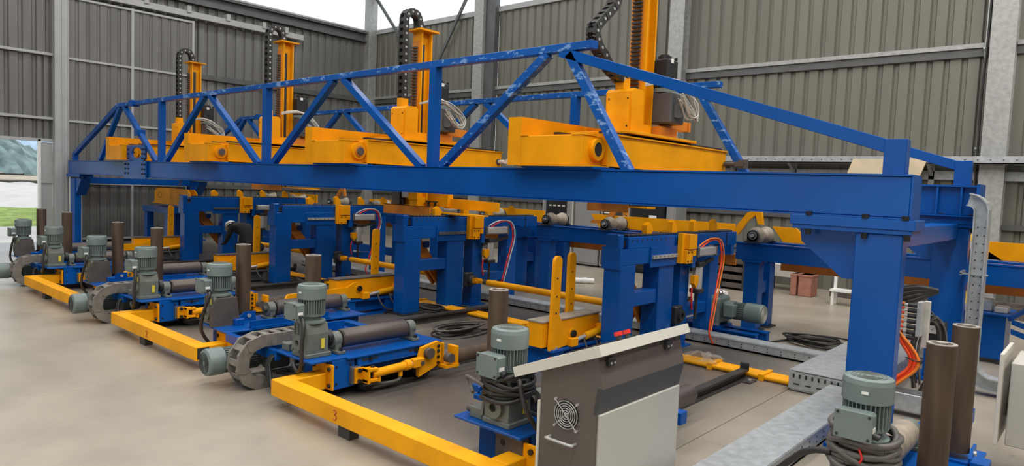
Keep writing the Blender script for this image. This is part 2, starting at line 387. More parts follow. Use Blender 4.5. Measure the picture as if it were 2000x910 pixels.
# ---- roof with rooflight strips
cl = struct('ceiling', (-5, 3.5, ZT))
xe = [XW] + [c for x in SKY_X for c in (x - 0.8, x + 0.8)] + [XR]
for i in range(len(xe) - 1):
    MB().box(xe[i], xe[i + 1], YF, YB, ZT, ZT + 0.05).build('roof_sheet' if i % 2 == 0 else 'rooflight_sheet', M['wall_sheet' if i % 2 == 0 else 'rooflight'], cl)
for x in (-14.5, -8.5, -2.5, 3.5, 9.5): MB().box(x - 0.1, x + 0.1, YF, YB, ZT - 0.4, ZT, 0.01).build('rafter', M['dark_steel'], cl)
# ---- unseen walls behind camera and right, added to cut fill light, with an opening
wf = struct('wall_front_added', (-5, YF, 0))
for (a, b, z0, z1) in ((XW, -10, 0, 7.5), (-10, 0, 4.8, 7.5), (0, XR, 0, 7.5)):
    corr('x', YF, -1, a, b, z0, z1).build('cladding_sheet', M['wall_sheet'], wf)
corr('x', YF, -1, XW, XR, 7.5, ZT).build('cladding_sheet', M['wall_sheet'], wf)
wr_ = struct('wall_right_added', (XR, 3.5, 0))
corr('y', XR, 1, YF, YB, 0, 7.5).build('cladding_sheet', M['wall_sheet'], wr_)
corr('y', XR, 1, YF, YB, 7.5, ZT).build('cladding_sheet', M['wall_sheet'], wr_)
# ================================================================ outdoors through the door
og = MB().box(-400, XW - 0.2, -150, 250, -0.6, -0.05).build('outdoor_ground', M['earth']); og['kind'] = 'structure'
ap = MB().box(-27.6, XW - 0.2, -12, 14, -0.3, -0.01).build('apron', M['apron']); ap['kind'] = 'structure'
def rough_strip(x0, x1, y0, y1, nx, ny, z, amp, seed):
    rnd = random.Random(seed); mb = MB(); vs = []
    for i in range(nx + 1):
        for j in range(ny + 1):
            e = 0 if i in (0, nx) else 1
            vs.append((x0 + (x1 - x0) * i / nx, y0 + (y1 - y0) * j / ny, z + e * amp * rnd.random()))
    return mb.add(vs, [[i * (ny + 1) + j, (i + 1) * (ny + 1) + j, (i + 1) * (ny + 1) + j + 1, i * (ny + 1) + j + 1] for i in range(nx) for j in range(ny)], True)
gz = rough_strip(-40, -27.6, -10, 30, 40, 120, -0.04, 0.12, 3).build('grass_verge', M['grass']); gz['kind'] = 'stuff'; gz['label'] = 'bright green grass verge beyond the open door'; gz['category'] = 'grass'
rz = rough_strip(-86, -40, -10, 50, 40, 70, -0.04, 0.5, 5).build('rubble_bank', M['apron']); rz['kind'] = 'stuff'; rz['label'] = 'pale rubble and stones beyond the grass verge'; rz['category'] = 'rubble'
def hill(name, mt, x, prof, depth, seed, label):
    rnd = random.Random(seed); mb = MB(); vs = []; ny = len(prof) - 1; n2 = 60; nx = 8
    for i in range(nx + 1):
        for j in range(n2 + 1):
            t = j / n2 * ny; k = min(int(t), ny - 1); u = t - k
            y = prof[k][0] * (1 - u) + prof[k + 1][0] * u; h = prof[k][1] * (1 - u) + prof[k + 1][1] * u
            s = math.sin(min(1, (i + 1) / nx * 1.0) * math.pi / 2)
            vs.append((x - depth * i / nx + rnd.uniform(-1, 1), y, -0.5 + h * s * (0.9 + 0.2 * rnd.random())))
    mb.add(vs, [[i * (n2 + 1) + j, (i + 1) * (n2 + 1) + j, (i + 1) * (n2 + 1) + j + 1, i * (n2 + 1) + j + 1] for i in range(nx) for j in range(n2)], True)
    o = mb.build(name, mt); o['kind'] = 'structure'; return o
hill('wooded_hill', M['hill'], -85, [(-40, 14), (0, 13), (18, 10), (22, 7.5), (26, 5.0), (34, 4), (60, 4)], 40, 11, '')
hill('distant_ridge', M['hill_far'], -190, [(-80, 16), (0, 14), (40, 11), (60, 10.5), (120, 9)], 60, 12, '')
# ================================================================ blue gantry
GY, RY = 5.9, 8.95
g = thing('gantry_frame', 'long blue steel gantry with trussed beams spanning the whole row of machines', 'gantry', (-11, 7.5, 0))
def hbeam(y, x0, x1, worn):
    b = MB().box(x0, x1, y, y + 0.28, 1.88, 2.20, 0.008)
    b.box(x0, x1, y - 0.012, y + 0.292, 2.20, 2.215).box(x0, x1, y - 0.012, y + 0.292, 1.868, 1.88)
    return b
fb = hbeam(GY, -21.1, -1.2, 1).build('main_beam', M['blue'], g)
rb = hbeam(RY, -21.1, -1.16, 0).build('main_beam', M['blue'], g)
MB().box(-1.2, -1.185, GY + 0.0, GY + 0.28, 1.87, 2.2).build('end_plate', M['blue'], fb)
for x in (-1.55, -1.32): MB().box(x - 0.01, x + 0.01, RY - 0.06, RY, 1.88, 2.20).build('stiffener', M['blue'], rb)
MB().box(-1.80, -1.16, RY - 0.07, RY, 2.195, 2.215).box(-1.80, -1.16, RY - 0.07, RY, 1.868, 1.885).box(-1.18, -1.15, RY - 0.09, RY + 0.3, 1.80, 2.23).build('flange_end', M['blue'], rb)
# splice plate near the far end
for y, par in ((GY, fb), (RY, rb)):
    pl = MB().box(-17.0, -15.75, y - 0.05, y - 0.016, 1.84, 2.22).build('splice_plate', M['blue'], par)
    pts = [(-17.35, 2.22), (-15.95, 2.22), (-15.95, 2.50), (-17.35, 2.50)]
    # upper plate with a round hole
    c = (-16.25, 2.40); n = 20; up = MB(); ring = [(c[0] + 0.28 * math.cos(2 * math.pi * k / n), c[1] + 0.12 * math.sin(2 * math.pi * k / n)) for k in range(n)]
    def rect(a):
        x = math.cos(a); z = math.sin(a); s = 1 / max(abs(x), abs(z)); return (-16.375 + 0.625 * x * s, 2.395 + 0.175 * z * s)
    outr = [rect(2 * math.pi * k / n) for k in range(n)]
    for yy in (y - 0.05, y - 0.02):
        up.add([(p[0], yy, p[1]) for p in ring] + [(p[0], yy, p[1]) for p in outr], [[k, (k + 1) % n, n + (k + 1) % n, n + k] for k in range(n)])
    up.add([(p[0], y - 0.05, p[1]) for p in ring] + [(p[0], y - 0.02, p[1]) for p in ring], [[k, (k + 1) % n, n + (k + 1) % n, n + k] for k in range(n)])
    up.build('splice_plate_upper', M['blue'], par)
    if y == GY:
        bolts(par, [(x, y - 0.052, z) for x in (-16.9, -16.72, -15.92, -15.80) for z in (1.95, 2.05, 2.15, 2.28, 2.38, 2.48)], (0, -1, 0), 0.022, 0.02)
# legs
def leg(x0, x1, y, side):
    b = MB().box(x0, x1 - (0.02 if side > 0 else 0), y, y + 0.15, 0.03, 1.75, 0.008)
    o = b.build('leg', M['blue'], g)
    MB().box(x0 - 0.10, x1 + 0.10, y - 0.10, y + 0.38, 0.0, 0.03).build('base_plate', M['blue'], o)
    return o
for y in (GY + 0.01, RY + 0.01):
    l = leg(-1.57, -1.21, y, 1)
    gs = MB().prism([(-2.04, 1.76), (-1.57, 1.76), (-1.57, 1.36), (-1.68, 1.36), (-2.02, 1.64)], 'y', y + 0.11, y + 0.16)
    gs.build('gusset', M['blue'], l)
    MB().box(-2.08, -1.15, y - 0.03, y + 0.30, 1.785, 1.866, 0.004).build('seat_plate', M['blue'], l)
    MB().box(-2.06, -1.17, y - 0.02, y + 0.30, 1.75, 1.785, 0.003).build('cap_plate', M['blue'], l)
    bolts(l, [(x, y + dy, 1.866) for x in (-1.93, -1.5, -1.22) for dy in (-0.018,)], (0, 0, 1), 0.028, 0.03)
    bolts(l, [(x, y + dy, 1.705) for x in (-1.93, -1.5, -1.20) for dy in (-0.018,)], (0, 0, 1), 0.024, 0.045)
    l = leg(-20.98, -20.60, y, -1)
    MB().prism([(-20.6, 1.76), (-20.2, 1.76), (-20.2, 1.70), (-20.6, 1.30)], 'y', y + 0.02, y + 0.26).build('gusset', M['blue'], l)
    MB().box(-21.2, -20.15, y - 0.03, y + 0.30, 1.785, 1.866, 0.004).build('seat_plate', M['blue'], l)
    MB().box(-21.05, -20.98, y + 0.0, y + 0.28, 0.03, 1.78).build('end_flange', M['white'], l)
# cross beams between the legs
for x in (-1.45, -20.8):
    MB().box(x - 0.12, x + 0.12, GY + 0.29, RY, 1.62, 1.79, 0.006).build('cross_beam', M['blue'], g)
# trusses
def truss(y, worn):
    t = MB().beam((-17.95, y, 3.53), (-4.28, y, 3.53), 0.11, 0.085, b=0.004).build('top_chord', M[worn], g)
    c2 = MB().beam((-4.72, y, 3.49), (-1.36, y, 2.42), 0.10, 0.105, b=0.004).build('sloping_chord', M['blue'], g)
    MB().box(-1.43, -1.27, y - 0.06, y + 0.06, 2.215, 2.49, 0.004).build('end_post', M['blue'], g)
    MB().beam((-21.05, y, 2.40), (-17.93, y, 3.50), 0.10, 0.11, b=0.004).build('sloping_chord', M['blue'], g)
    MB().box(-21.10, -20.98, y - 0.06, y + 0.06, 2.215, 2.42, 0.004).build('end_post', M['blue'], g)
    for x in (-15.41, -11.03, -6.77): MB().box(x - 0.06, x + 0.06, y - 0.06, y + 0.06, 2.215, 3.49, 0.004).build('post', M['blue'], g)
    dg = [((-17.75, 3.5), (-19.15, 2.22)), ((-17.55, 3.5), (-15.68, 2.22)), ((-13.38, 3.5), (-15.18, 2.22)), ((-13.15, 3.5), (-11.30, 2.22)),
          ((-9.05, 3.5), (-10.80, 2.22)), ((-8.80, 3.5), (-7.0, 2.22)), ((-4.90, 3.49), (-6.60, 2.22)), ((-4.60, 3.46), (-3.80, 2.22))]
    for k, (a, b) in enumerate(dg):
        MB().beam((a[0], y, a[1]), (b[0], y, b[1]), 0.10, 0.10, b=0.004, e1=0.03).build('diagonal', M[worn if k > 5 else 'blue'], g)
    for (x, z) in ((-16.95, 3.53), (-16.62, 2.86)): MB().box(x - 0.10, x + 0.10, y - 0.085, y + 0.085, z - 0.07, z + 0.07, 0.004).build('splice_clamp', M['blue'], g)
truss(GY + 0.15, 'blue_worn'); truss(RY + 0.15, 'blue_worn')
# ================================================================ energy chain helper
def chain_links(parent, path, w, h, mt, axis, step=0.085, pin=None, ov=0.12, name='chain_link'):
    """path: list of points; every link is two side plates joined by a bar; axis is the width direction"""
    path = [V(p) for p in path]; axis = V(axis).normalized(); seg = []
    # resample
    L = [0]
    for a, b in zip(path[:-1], path[1:]): L.append(L[-1] + (b - a).length)
    n = max(2, int(L[-1] / step)); P = []
    for k in range(n + 1):
        s = L[-1] * k / n; i = 0
        while i < len(L) - 2 and L[i + 1] < s: i += 1
        t = (s - L[i]) / max(1e-9, L[i + 1] - L[i]); P.append(path[i].lerp(path[i + 1], t))
    for ki, (a, b) in enumerate(zip(P[:-1], P[1:])):
        d = (b - a).normalized(); nrm = d.cross(axis).normalized(); ln = (b - a).length
        mb = MB()
        for sd in (-1, 1):
            o = axis * (sd * (w / 2 - 0.01 - (0.006 if ki % 2 else 0)))
            q = []
            for (t, u) in ((-ov, -0.32), (0.17 - ov, -0.5), (0.83 + ov, -0.5), (1 + ov, -0.32), (1 + ov, 0.32), (0.83 + ov, 0.5), (0.17 - ov, 0.5), (-ov, 0.32)):
                q.append(a + d * (t * ln) + nrm * (u * h) + o)
            e = axis * 0.014
            vs = [p - e for p in q] + [p + e for p in q]; m8 = len(q)
            mb.add(vs, [list(range(m8)), list(range(m8, 2 * m8))[::-1]] + [[i, m8 + i, m8 + (i + 1) % m8, (i + 1) % m8] for i in range(m8)])
        for u in (-0.42, 0.42):
            c = a + d * (ln * 0.5) + nrm * (u * h)
            mb.beam(c - axis * (w / 2 - 0.02), c + axis * (w / 2 - 0.02), ln * 0.5, 0.012, up=nrm)
        lk = mb.build(name, mt, parent)
        if pin:
            c = a + d * (ln * 0.5)
            MB().cyl(c - axis * (w / 2 + 0.006), c + axis * (w / 2 + 0.006), pin, 8).build('pin', M['steel'], lk)
def arc(c, r, a0, a1, ux, uz, n=8):
    c = V(c); ux = V(ux); uz = V(uz)
    return [c + ux * (r * math.cos(math.radians(a0 + (a1 - a0) * k / n))) + uz * (r * math.sin(math.radians(a0 + (a1 - a0) * k / n))) for k in range(n + 1)]
# ================================================================ yellow lifting carriages
CN = ['farthest from the camera, above the far gantry leg', 'second from the far end of the gantry', 'second from the near end of the gantry', 'nearest the camera, with the tallest mast']
def carriage(k, xl, my, grip_z, grip_y, gx, chain_kind):
    c = thing('lifting_carriage', 'yellow lifting carriage across the gantry, ' + CN[k], 'carriage', (xl + 0.45, 7.3, 2.23), 'yellow lifting carriages on the gantry')
    x0, x1 = xl, xl + 0.83
    fbx = MB().box(x0, x1, 5.75, 6.1, 2.25, 2.56, 0.006).build('front_box', M['yellow'], c)
    MB().box(x0 - 0.01, x0 + 0.10, 5.74, 5.9, 2.56, 2.575).build('lid', M['yellow'], fbx); MB().box(x1 - 0.14, x1 + 0.01, 5.74, 6.0, 2.56, 2.585).build('lid', M['yellow'], fbx)
    MB().box(x0 - 0.02, x1 + 0.12, 5.74, 6.08, 2.235, 2.252).build('foot_plate', M['yellow'], fbx)
    MB().box(x0, x1 + 0.15, 5.78, 6.15, 2.214, 2.236).build('packer', M['blue'], c)
    mb_ = MB().box(x0 + 0.12, x1 + 0.08, 6.1, 8.98, 2.25, 2.59, 0.006).build('carriage_beam', M['yellow'], c)
    MB().box(x0 + 0.1, x1 + 0.1, 6.1, 8.98, 2.25, 2.262).box(x0 + 0.1, x1 + 0.1, 6.1, 9.0, 2.585, 2.60).build('flange', M['yellow'], mb_)
    MB().box(x1 - 0.06, x1 + 0.03, 6.12, 8.95, 2.60, 2.63).build('guide_rail', M['dark'], mb_)
    MB().box(x0 + 0.16, x0 + 0.24, 6.12, 8.95, 2.60, 2.63).build('guide_rail', M['dark'], mb_)
    sp = MB().box(x0 - 0.20, x0 - 0.004, 5.76, 5.80, 2.24, 2.77).box(x0 - 0.03, x0 - 0.004, 5.80, 8.95, 2.25, 2.77).box(x0 - 0.20, x0 - 0.004, 5.80, 8.95, 2.24, 2.25)
    sp.build('side_channel', M['yellow'], c)
    for y in (6.9, 7.9): MB().box(x0 - 0.02, x0 + 0.05, y - 0.01, y + 0.01, 2.58, 2.76).build('rib', M['yellow'], c)
    # shaft bearings on the camera side
    for y, r in ((5.98, 0.085), (8.90, 0.075)):
        s = MB().ring((x1 + 0.0, y, 2.42), (1, 0, 0), r + 0.03, r - 0.01 if k == 3 else 0.03, 0.05).build('bearing_ring', M['yellow'], c)
        MB().cyl((x1 - 0.02, y, 2.42), (x1 + (0.09 if k in (1, 2) else 0.04), y, 2.42), r - 0.008 if k == 3 else 0.055, 18).build('shaft', M['dark'] if k == 3 else M['rust_plate'], s)
        if k in (1, 2): MB().ring((x1 + 0.05, y, 2.42), (1, 0, 0), 0.078, 0.05, 0.02).build('washer', M['orange_primer'], s)
    u = MB().cyl((x1 + 0.1, 8.90, 2.42), (x1 + 0.30, 8.90, 2.42), 0.035, 10).box(x1 + 0.26, x1 + 0.38, 8.85, 8.95, 2.39, 2.45).box(x1 + 0.30, x1 + 0.42, 8.87, 8.93, 2.36, 2.48)
    u.build('universal_joint', M['rust_plate'] if k != 2 else M['plastic_wrap'], c)
    # saddle, housing
    mx = x0 + 0.50
    sd = MB().box(mx - 0.42, mx + 0.42, my - 0.75, my + 0.85, 2.635, 2.665, 0.003).build('saddle_plate', M['yellow'], c)
    MB().box(mx - 0.3, mx + 0.36, my - 0.6, my + 0.8, 2.60, 2.635).build('slide_block', M['dark'], sd)
    h = MB().prism([(my - 0.32, 2.665), (my - 0.32, 3.16), (my - 0.28, 3.2), (my - 0.10, 3.2), (my - 0.06, 3.16), (my - 0.06, 2.80), (my + 0.14, 2.80), (my + 0.14, 2.665)], 'x', mx - 0.19, mx + 0.17).build('housing', M['yellow'], c)
    MB().box(mx - 0.16, mx + 0.14, my - 0.332, my - 0.32, 2.70, 3.14).build('housing_cover', M['yellow_worn'], h)
    bolts(h, [(mx + dx, my - 0.332, z) for dx in (-0.14, 0.12) for z in (2.76, 3.08)], (0, -1, 0), 0.01, 0.008)
    MB().box(mx - 0.10, mx + 0.02, my - 0.28, my - 0.14, 3.2, 3.33, 0.005).build('chain_bracket', M['yellow'], h)
    # mast
    top = (4.66, 4.70, 4.42, 6.3)[k]
    zb = grip_z + 0.2 if k else 2.0
    ms = MB().box(mx - 0.11, mx + 0.11, my + 0.02, my + 0.05, zb, top).box(mx - 0.11, mx + 0.11, my + 0.22, my + 0.25, zb, top).box(mx - 0.03, mx + 0.03, my + 0.05, my + 0.22, zb, top).box(mx - 0.11, mx - 0.08, my + 0.05, my + 0.22, zb, top)
    ms = ms.build('mast', M['yellow'], c)
    MB().box(mx - 0.17, mx + 0.17, my - 0.06, my + 0.34, top, top + 0.03).build('mast_cap', M['yellow'], ms)
    MB().box(mx + 0.03, mx + 0.05, my + 0.08, my + 0.14, 2.7, top - 0.2).build('rack_bar', M['dark'], ms)
    tt = MB(); z = 2.9
    while z < min(top - 0.25, 5.2): tt.box(mx - 0.07, mx + 0.05, my - 0.035, my + 0.0, z, z + 0.022); z += 0.048
    tt.build('rack_teeth', M['rust_plate'] if k != 3 else M['dark'], ms, stuff=True)
    MB().box(mx - 0.09, mx + 0.07, my + 0.0, my + 0.02, 2.7, top - 0.15).build('rack_backing', M['orange_primer'], ms)
    # gearbox + servo motor
    gb = MB().box(mx + 0.03, mx + 0.36, my + 0.26, my + 0.60, 2.84, 3.22, 0.02).build('lift_gearbox', M['dark_steel'], c)
    MB().cyl((mx + 0.36, my + 0.42, 3.0), (mx + 0.40, my + 0.36, 3.0), 0.09, 18).build('output_cover', M['dark_steel'], gb)
    MB().cyl((mx + 0.19, my + 0.38, 3.22), (mx + 0.19, my + 0.38, 3.27), 0.14, 20).build('adapter_flange', M['motor'], gb)
    sv = MB().box(mx + 0.05, mx + 0.30, my + 0.24, my + 0.49, 3.27, 3.62, 0.02).build('servo_motor', M['black'], c)
    MB().cyl((mx + 0.175, my + 0.365, 3.62), (mx + 0.175, my + 0.365, 3.66), 0.085, 16).cyl((mx + 0.175, my + 0.365, 3.66), (mx + 0.175, my + 0.365, 3.68), 0.06, 16).build('servo_end', M['black'], sv)
    for (a, b) in ((0.02, 0.26), (0.21, 0.26), (0.02, 0.45), (0.21, 0.45)): MB().box(mx + a + 0.05, mx + a + 0.08, my + b, my + b + 0.03, 3.62, 3.65).build('servo_lug', M['black'], sv)
    MB().box(mx + 0.30, mx + 0.305, my + 0.30, my + 0.36, 3.57, 3.62).build('sticker', M['white'], sv)
    MB().box(mx + 0.10, mx + 0.20, my + 0.44, my + 1.05, 2.80, 2.92, 0.004).box(mx + 0.1, mx + 0.22, my + 1.0, my + 1.05, 2.80, 2.92).build('support_arm', M['orange_primer'], c)
    MB().box(mx - 0.05, mx + 0.26, my + 0.18, my + 0.62, 2.665, 2.80).build('support_web', M['orange_primer'], c)
    # hanging cable bundle
    rnd = random.Random(40 + k)
    for i in range(9):
        a = rnd.uniform(0.0, 0.08)
        p = [(mx + 0.16, my - 0.03, 3.27 + rnd.uniform(-0.02, 0.03)), (mx + 0.40 + a, my + 0.16, 3.31 + rnd.uniform(-0.03, 0.04)), (mx + 0.46 + a, my + 0.40, 3.21 + rnd.uniform(-0.05, 0.05)),
             (mx + 0.47 + a, my + 0.62 + rnd.uniform(-0.04, 0.02), 3.04 + rnd.uniform(-0.08, 0.06)), (mx + 0.47 + a, my + 0.60, 2.92 + rnd.uniform(-0.04, 0.05)), (mx + 0.46 + a, my + 0.46 + rnd.uniform(-0.06, 0.05), 2.97 + rnd.uniform(-0.05, 0.06)), (mx + 0.45 + a, my + 0.26 + rnd.uniform(-0.05, 0.05), 3.14 + rnd.uniform(-0.05, 0.05))]
        MB().tube(p, 0.008, 6).build('cable', M['cable_white'], c)
    # energy chain
    cx = mx - 0.05
    if chain_kind == 'loop':
        zt = top + 0.17
        pth = [(cx, my - 0.21, 3.33), (cx, my - 0.22, zt - 0.20)] + arc((cx, my - 0.07, zt - 0.02), 0.15, 165, 20, (0, 1, 0), (0, 0, 1)) + [(cx, my + 0.09, top + 0.04)]
    else:
        pth = [(cx, my - 0.21, 3.30), (cx, my - 0.52, 3.42), (cx, my - 0.83, 3.66), (cx, my - 0.88, 3.78), (cx, my - 0.72, 3.92), (cx, my - 0.48, 4.12), (cx, my - 0.3, 4.5), (cx, my - 0.3, 5.6)] + arc((cx, my - 0.1, 6.2), 0.2, 170, 10, (0, 1, 0), (0, 0, 1)) + [(cx, my + 0.1, 6.3)]
    chain_links(c, pth, 0.13, 0.10, M['chain_black'], (1, 0, 0), 0.105 if k < 3 else 0.11, 0.018)
    # gripper beam hanging from the mast
    gzz = grip_z; gy = grip_y
    gp = MB().box(gx - (1.15 if k != 3 else 0.55), gx + (1.15 if k != 3 else 0.3), gy - 0.10, gy + 0.10, gzz, gzz + 0.02).build('gripper_base', M['yellow'], c)
    if k == 0:
        for yy in (gy - 0.09, gy + 0.07):
            MB().prism([(gx - 1.05, gzz + 0.02), (gx + 1.05, gzz + 0.02), (gx + 1.05, gzz + 0.30), (gx + 0.90, gzz + 0.40), (gx - 0.90, gzz + 0.40), (gx - 1.05, gzz + 0.30)], 'y', yy, yy + 0.02).build('gripper_plate', M['yellow'], gp)
        bolts(gp, [(gx - 0.7 + 0.12 * math.cos(a), gy - 0.09, gzz + 0.22 + 0.06 * math.sin(a)) for a in [i * math.pi / 3 for i in range(6)]], (0, -1, 0), 0.012, 0.01)
        bolts(gp, [(gx + 0.55 + dx, gy - 0.09, gzz + 0.22 + dz) for dx in (-0.08, 0, 0.08) for dz in (-0.04, 0.04)], (0, -1, 0), 0.012, 0.01)
    else:
        gl_ = 1.15 if k != 3 else 0.55
        MB().box(gx - gl_, gx + 0.05, gy - 0.12, gy - 0.10, gzz - 0.06, gzz + 0.10).box(gx - gl_, gx + 0.05, gy - 0.12, gy + 0.02, gzz + 0.09, gzz + 0.10).build('gripper_channel', M['orange_primer'], gp)
        MB().box(gx - (0.9 if k != 3 else 0.5), gx + 0.25, gy + 0.08, gy + 0.20, gzz + 0.1, gzz + 0.34, 0.005).build('gripper_upper_beam', M['yellow'], gp)
        if k != 3: MB().prism([(gx + 0.1, gzz + 0.08), (gx + 1.3, gzz + 0.08), (gx + 1.3, gzz + 0.22), (gx + 0.1, gzz + 0.25)], 'y', gy + 0.14, gy + 0.18).build('gripper_jaw_plate', M['yellow'], gp)
        for x in ((gx - 0.75, gx - 0.1, gx + 0.06) if k != 3 else (gx - 0.3, gx)):
            MB().cyl((x, gy - 0.02, gzz + 0.02), (x, gy - 0.02, gzz + 0.18), 0.022, 10).cyl((x, gy - 0.02, gzz + 0.17), (x, gy - 0.02, gzz + 0.19), 0.05, 10).build('spring_bolt', M['bolt'], gp)
        if k != 3: MB().box(gx - 1.02, gx - 0.80, gy - 0.06, gy + 0.12, gzz + 0.1, gzz + 0.36, 0.01).build('sensor_block', M['rust_plate'], gp)
        if k != 3: MB().box(gx - 0.76, gx - 0.55, gy - 0.05, gy + 0.06, gzz + 0.22, gzz + 0.36, 0.01).build('valve_block', M['cable_white'], gp)
    if k: MB().box(mx - 0.09, mx + 0.09, my + 0.04, my + 0.24, gzz + 0.10, zb + 0.05).build('mast_foot', M['yellow'], gp)
    else:
        for dx in (-0.35, -0.22): MB().cyl((gx + 0.4 + dx, gy, gzz + 0.38), (mx - 0.05 + dx * 0.3, my + 0.1, 2.3), 0.010, 8).build('hanger_rod', M['dark_steel'], gp)
    return c
carriage(0, -17.65, 7.36, 1.20, 7.30, -17.75, 'loop')
carriage(1, -13.42, 7.34, 1.78, 7.55, -13.0, 'loop')
carriage(2, -9.16, 7.30, 1.52, 7.55, -8.4, 'loop')
carriage(3, -5.0, 7.23, 1.80, 7.25, -4.5, 'kink')
# ================================================================ blue transfer tables
TN = ['farthest from the camera, beside the crouching person', 'second from the far end', 'third from the far end', 'nearest the camera, beside the floor gear motor']
TX = (-15.55, -11.65, -7.95, -4.17)
def table(k, X):
    t = thing('transfer_table', 'blue steel chain transfer table, ' + TN[k], 'transfer table', (X - 0.12, 8.1, 0), 'blue chain transfer tables')
    x0 = X - 0.23
    # front H frame
    for (y0, y1) in ((6.60, 6.92), (7.47, 7.84)):
        l = MB().box(x0, X, y0, y1, 0.02, 1.15, 0.006).build('leg', M['blue'], t)
        MB().box(x0 - 0.06, X + 0.06, y0 - 0.05, y1 + 0.05, 0, 0.02).build('foot', M['dark'], l)
    MB().box(x0 + 0.02, X - 0.02, 6.92, 7.47, 0.65, 0.82, 0.006).build('cross_rail', M['blue'], t)
    tb = MB().box(x0, X, 6.60, 7.86, 1.15, 1.34, 0.006).build('top_beam', M['blue'], t)
    MB().box(X, X + 0.02, 7.22, 7.86, 1.10, 1.345, 0.003).build('side_plate', M['blue'], tb)
    sl = MB().box(X + 0.02, X + 0.045, 7.25, 7.84, 1.205, 1.245).build('slide_rail', M['steel' if k % 2 else 'dark_steel'], tb)
    bolts(sl, [(X + 0.045, 7.3 + 0.1 * i, 1.225) for i in range(6)], (1, 0, 0), 0.009, 0.004, M['dark'])
    MB().box(x0 - 0.01, X + 0.01, 6.56, 6.60, 1.11, 1.36, 0.003).build('end_plate', M['blue'], tb)
    ch = MB().box(x0 + 0.03, X, 6.74, 7.86, 1.34, 1.475, 0.005).build('chain_channel', M['blue'], t)
    for i in range(9): MB().cyl((X - 0.004, 6.82 + 0.11 * i, 1.435), (X + 0.003, 6.82 + 0.11 * i, 1.435), 0.012, 8).build('hole', M['dark'], ch)
    MB().box(x0 + 0.02, X - 0.02, 6.57, 6.68, 1.34, 1.51, 0.015).build('sprocket_cover', M['blue'], t)
    MB().box(x0 + 0.04, X - 0.04, 6.68, 6.76, 1.36, 1.44).build('chain_gap', M['dark'], t)
    # rear frame
    for (y0, y1) in ((8.06, 8.30), (8.90, 9.16)):
        l = MB().box(x0, X - 0.02, y0, y1, 0.02, 1.30, 0.006).build('leg', M['blue'], t)
        MB().box(x0 - 0.06, X + 0.04, y0 - 0.05, y1 + 0.05, 0, 0.02).build('foot', M['blue'], l)
        MB().box(x0 - 0.01, X - 0.01, y0 - 0.02, y1 + 0.03, 1.28, 1.31).build('leg_cap', M['blue'], l)
    MB().box(x0 + 0.04, X - 0.04, 8.30, 8.90, 0.38, 0.52, 0.005).build('cross_rail', M['blue'], t)
    rt = MB().box(x0, X - 0.01, 7.86, 9.70, 1.29, 1.475, 0.006).build('rear_top_beam', M['blue'], t)
    MB().box(X - 0.012, X, 9.36, 9.37, 1.29, 1.475).build('seam', M['dark'], rt)
    # conveyor chain on top, link by link
    for i in range(42):
        y = 6.80 + i * 0.068
        MB().box(x0 + 0.07, X - 0.05, y, y + 0.052, 1.476, 1.502, 0.006).build('chain_link', M['rail'], t)
    # lugs (pipe stops) on the chain
    for i, y in enumerate((7.33, 7.94, 8.52, 9.11)):
        yy = y + (0.05 if k == 1 else 0)
        lg = MB().prism([(yy - 0.07, 1.50), (yy + 0.06, 1.50), (yy + 0.05, 1.585), (yy - 0.03, 1.66), (yy - 0.07, 1.63)] if i else [(yy - 0.08, 1.50), (yy + 0.04, 1.50), (yy + 0.07, 1.56), (yy - 0.02, 1.64), (yy - 0.09, 1.60)], 'x', x0 + 0.09, X - 0.07)
        lg.build('chain_lug', M['yellow'], t)
    # yellow sensor bracket
    yb = MB().box(X + 0.02, X + 0.09, 7.86, 7.97, 1.12, 1.50, 0.004).build('yellow_bracket', M['yellow'], t)
    MB().box(X + 0.04, X + 0.16, 7.92, 8.12, 1.30, 1.49, 0.005).build('bracket_block', M['yellow'], yb)
    MB().box(X + 0.04, X + 0.14, 7.90, 8.06, 1.12, 1.29, 0.005).box(X + 0.06, X + 0.15, 8.06, 8.13, 1.21, 1.29, 0.004).build('bracket_block', M['yellow'], yb)
    bolts(yb, [(X + 0.14, 7.93, 1.15), (X + 0.14, 8.02, 1.15), (X + 0.14, 7.93, 1.26), (X + 0.14, 8.02, 1.26)], (1, 0, 0), 0.012, 0.008)
    # stop plate, cylinders
    MB().box(X - 0.02, X + 0.10, 8.14, 8.22, 1.05, 1.40, 0.004).build('stop_plate', M['blue'], t)
    hc = MB().box(X + 0.02, X + 0.13, 8.24, 8.76, 1.19, 1.31, 0.02).build('air_cylinder', M['steel'], t)
    for y in (8.22, 8.74): MB().box(X + 0.01, X + 0.14, y, y + 0.04, 1.18, 1.32, 0.01).build('cylinder_cap', M['dark_steel'], hc)
    MB().cyl((X + 0.05, 8.0, 1.245), (X + 0.05, 8.24, 1.245), 0.018, 10).build('rod', M['steel'], hc)
    vc = MB().cyl((X + 0.05, 8.40, 0.76), (X + 0.05, 8.40, 1.06), 0.065, 18).build('lift_cylinder', M['steel'], t)
    MB().box(X - 0.02, X + 0.12, 8.32, 8.48, 1.05, 1.11, 0.01).build('cylinder_cap', M['dark'], vc)
    MB().box(X - 0.02, X + 0.12, 8.32, 8.48, 0.70, 0.76, 0.01).build('cylinder_cap', M['dark'], vc)
    MB().cyl((X + 0.05, 8.40, 0.36), (X + 0.05, 8.40, 0.72), 0.02, 10).build('rod', M['dark'], vc)
    MB().prism([(8.22, 0.94), (8.34, 0.94), (8.34, 0.84), (8.28, 0.78), (8.22, 0.84)], 'x', X + 0.04, X + 0.10).build('clevis', M['yellow'], vc)
    MB().beam((X + 0.04, 8.22, 1.02), (X + 0.04, 8.86, 1.13), 0.03, 0.05).build('link_bar', M['dark'], t)
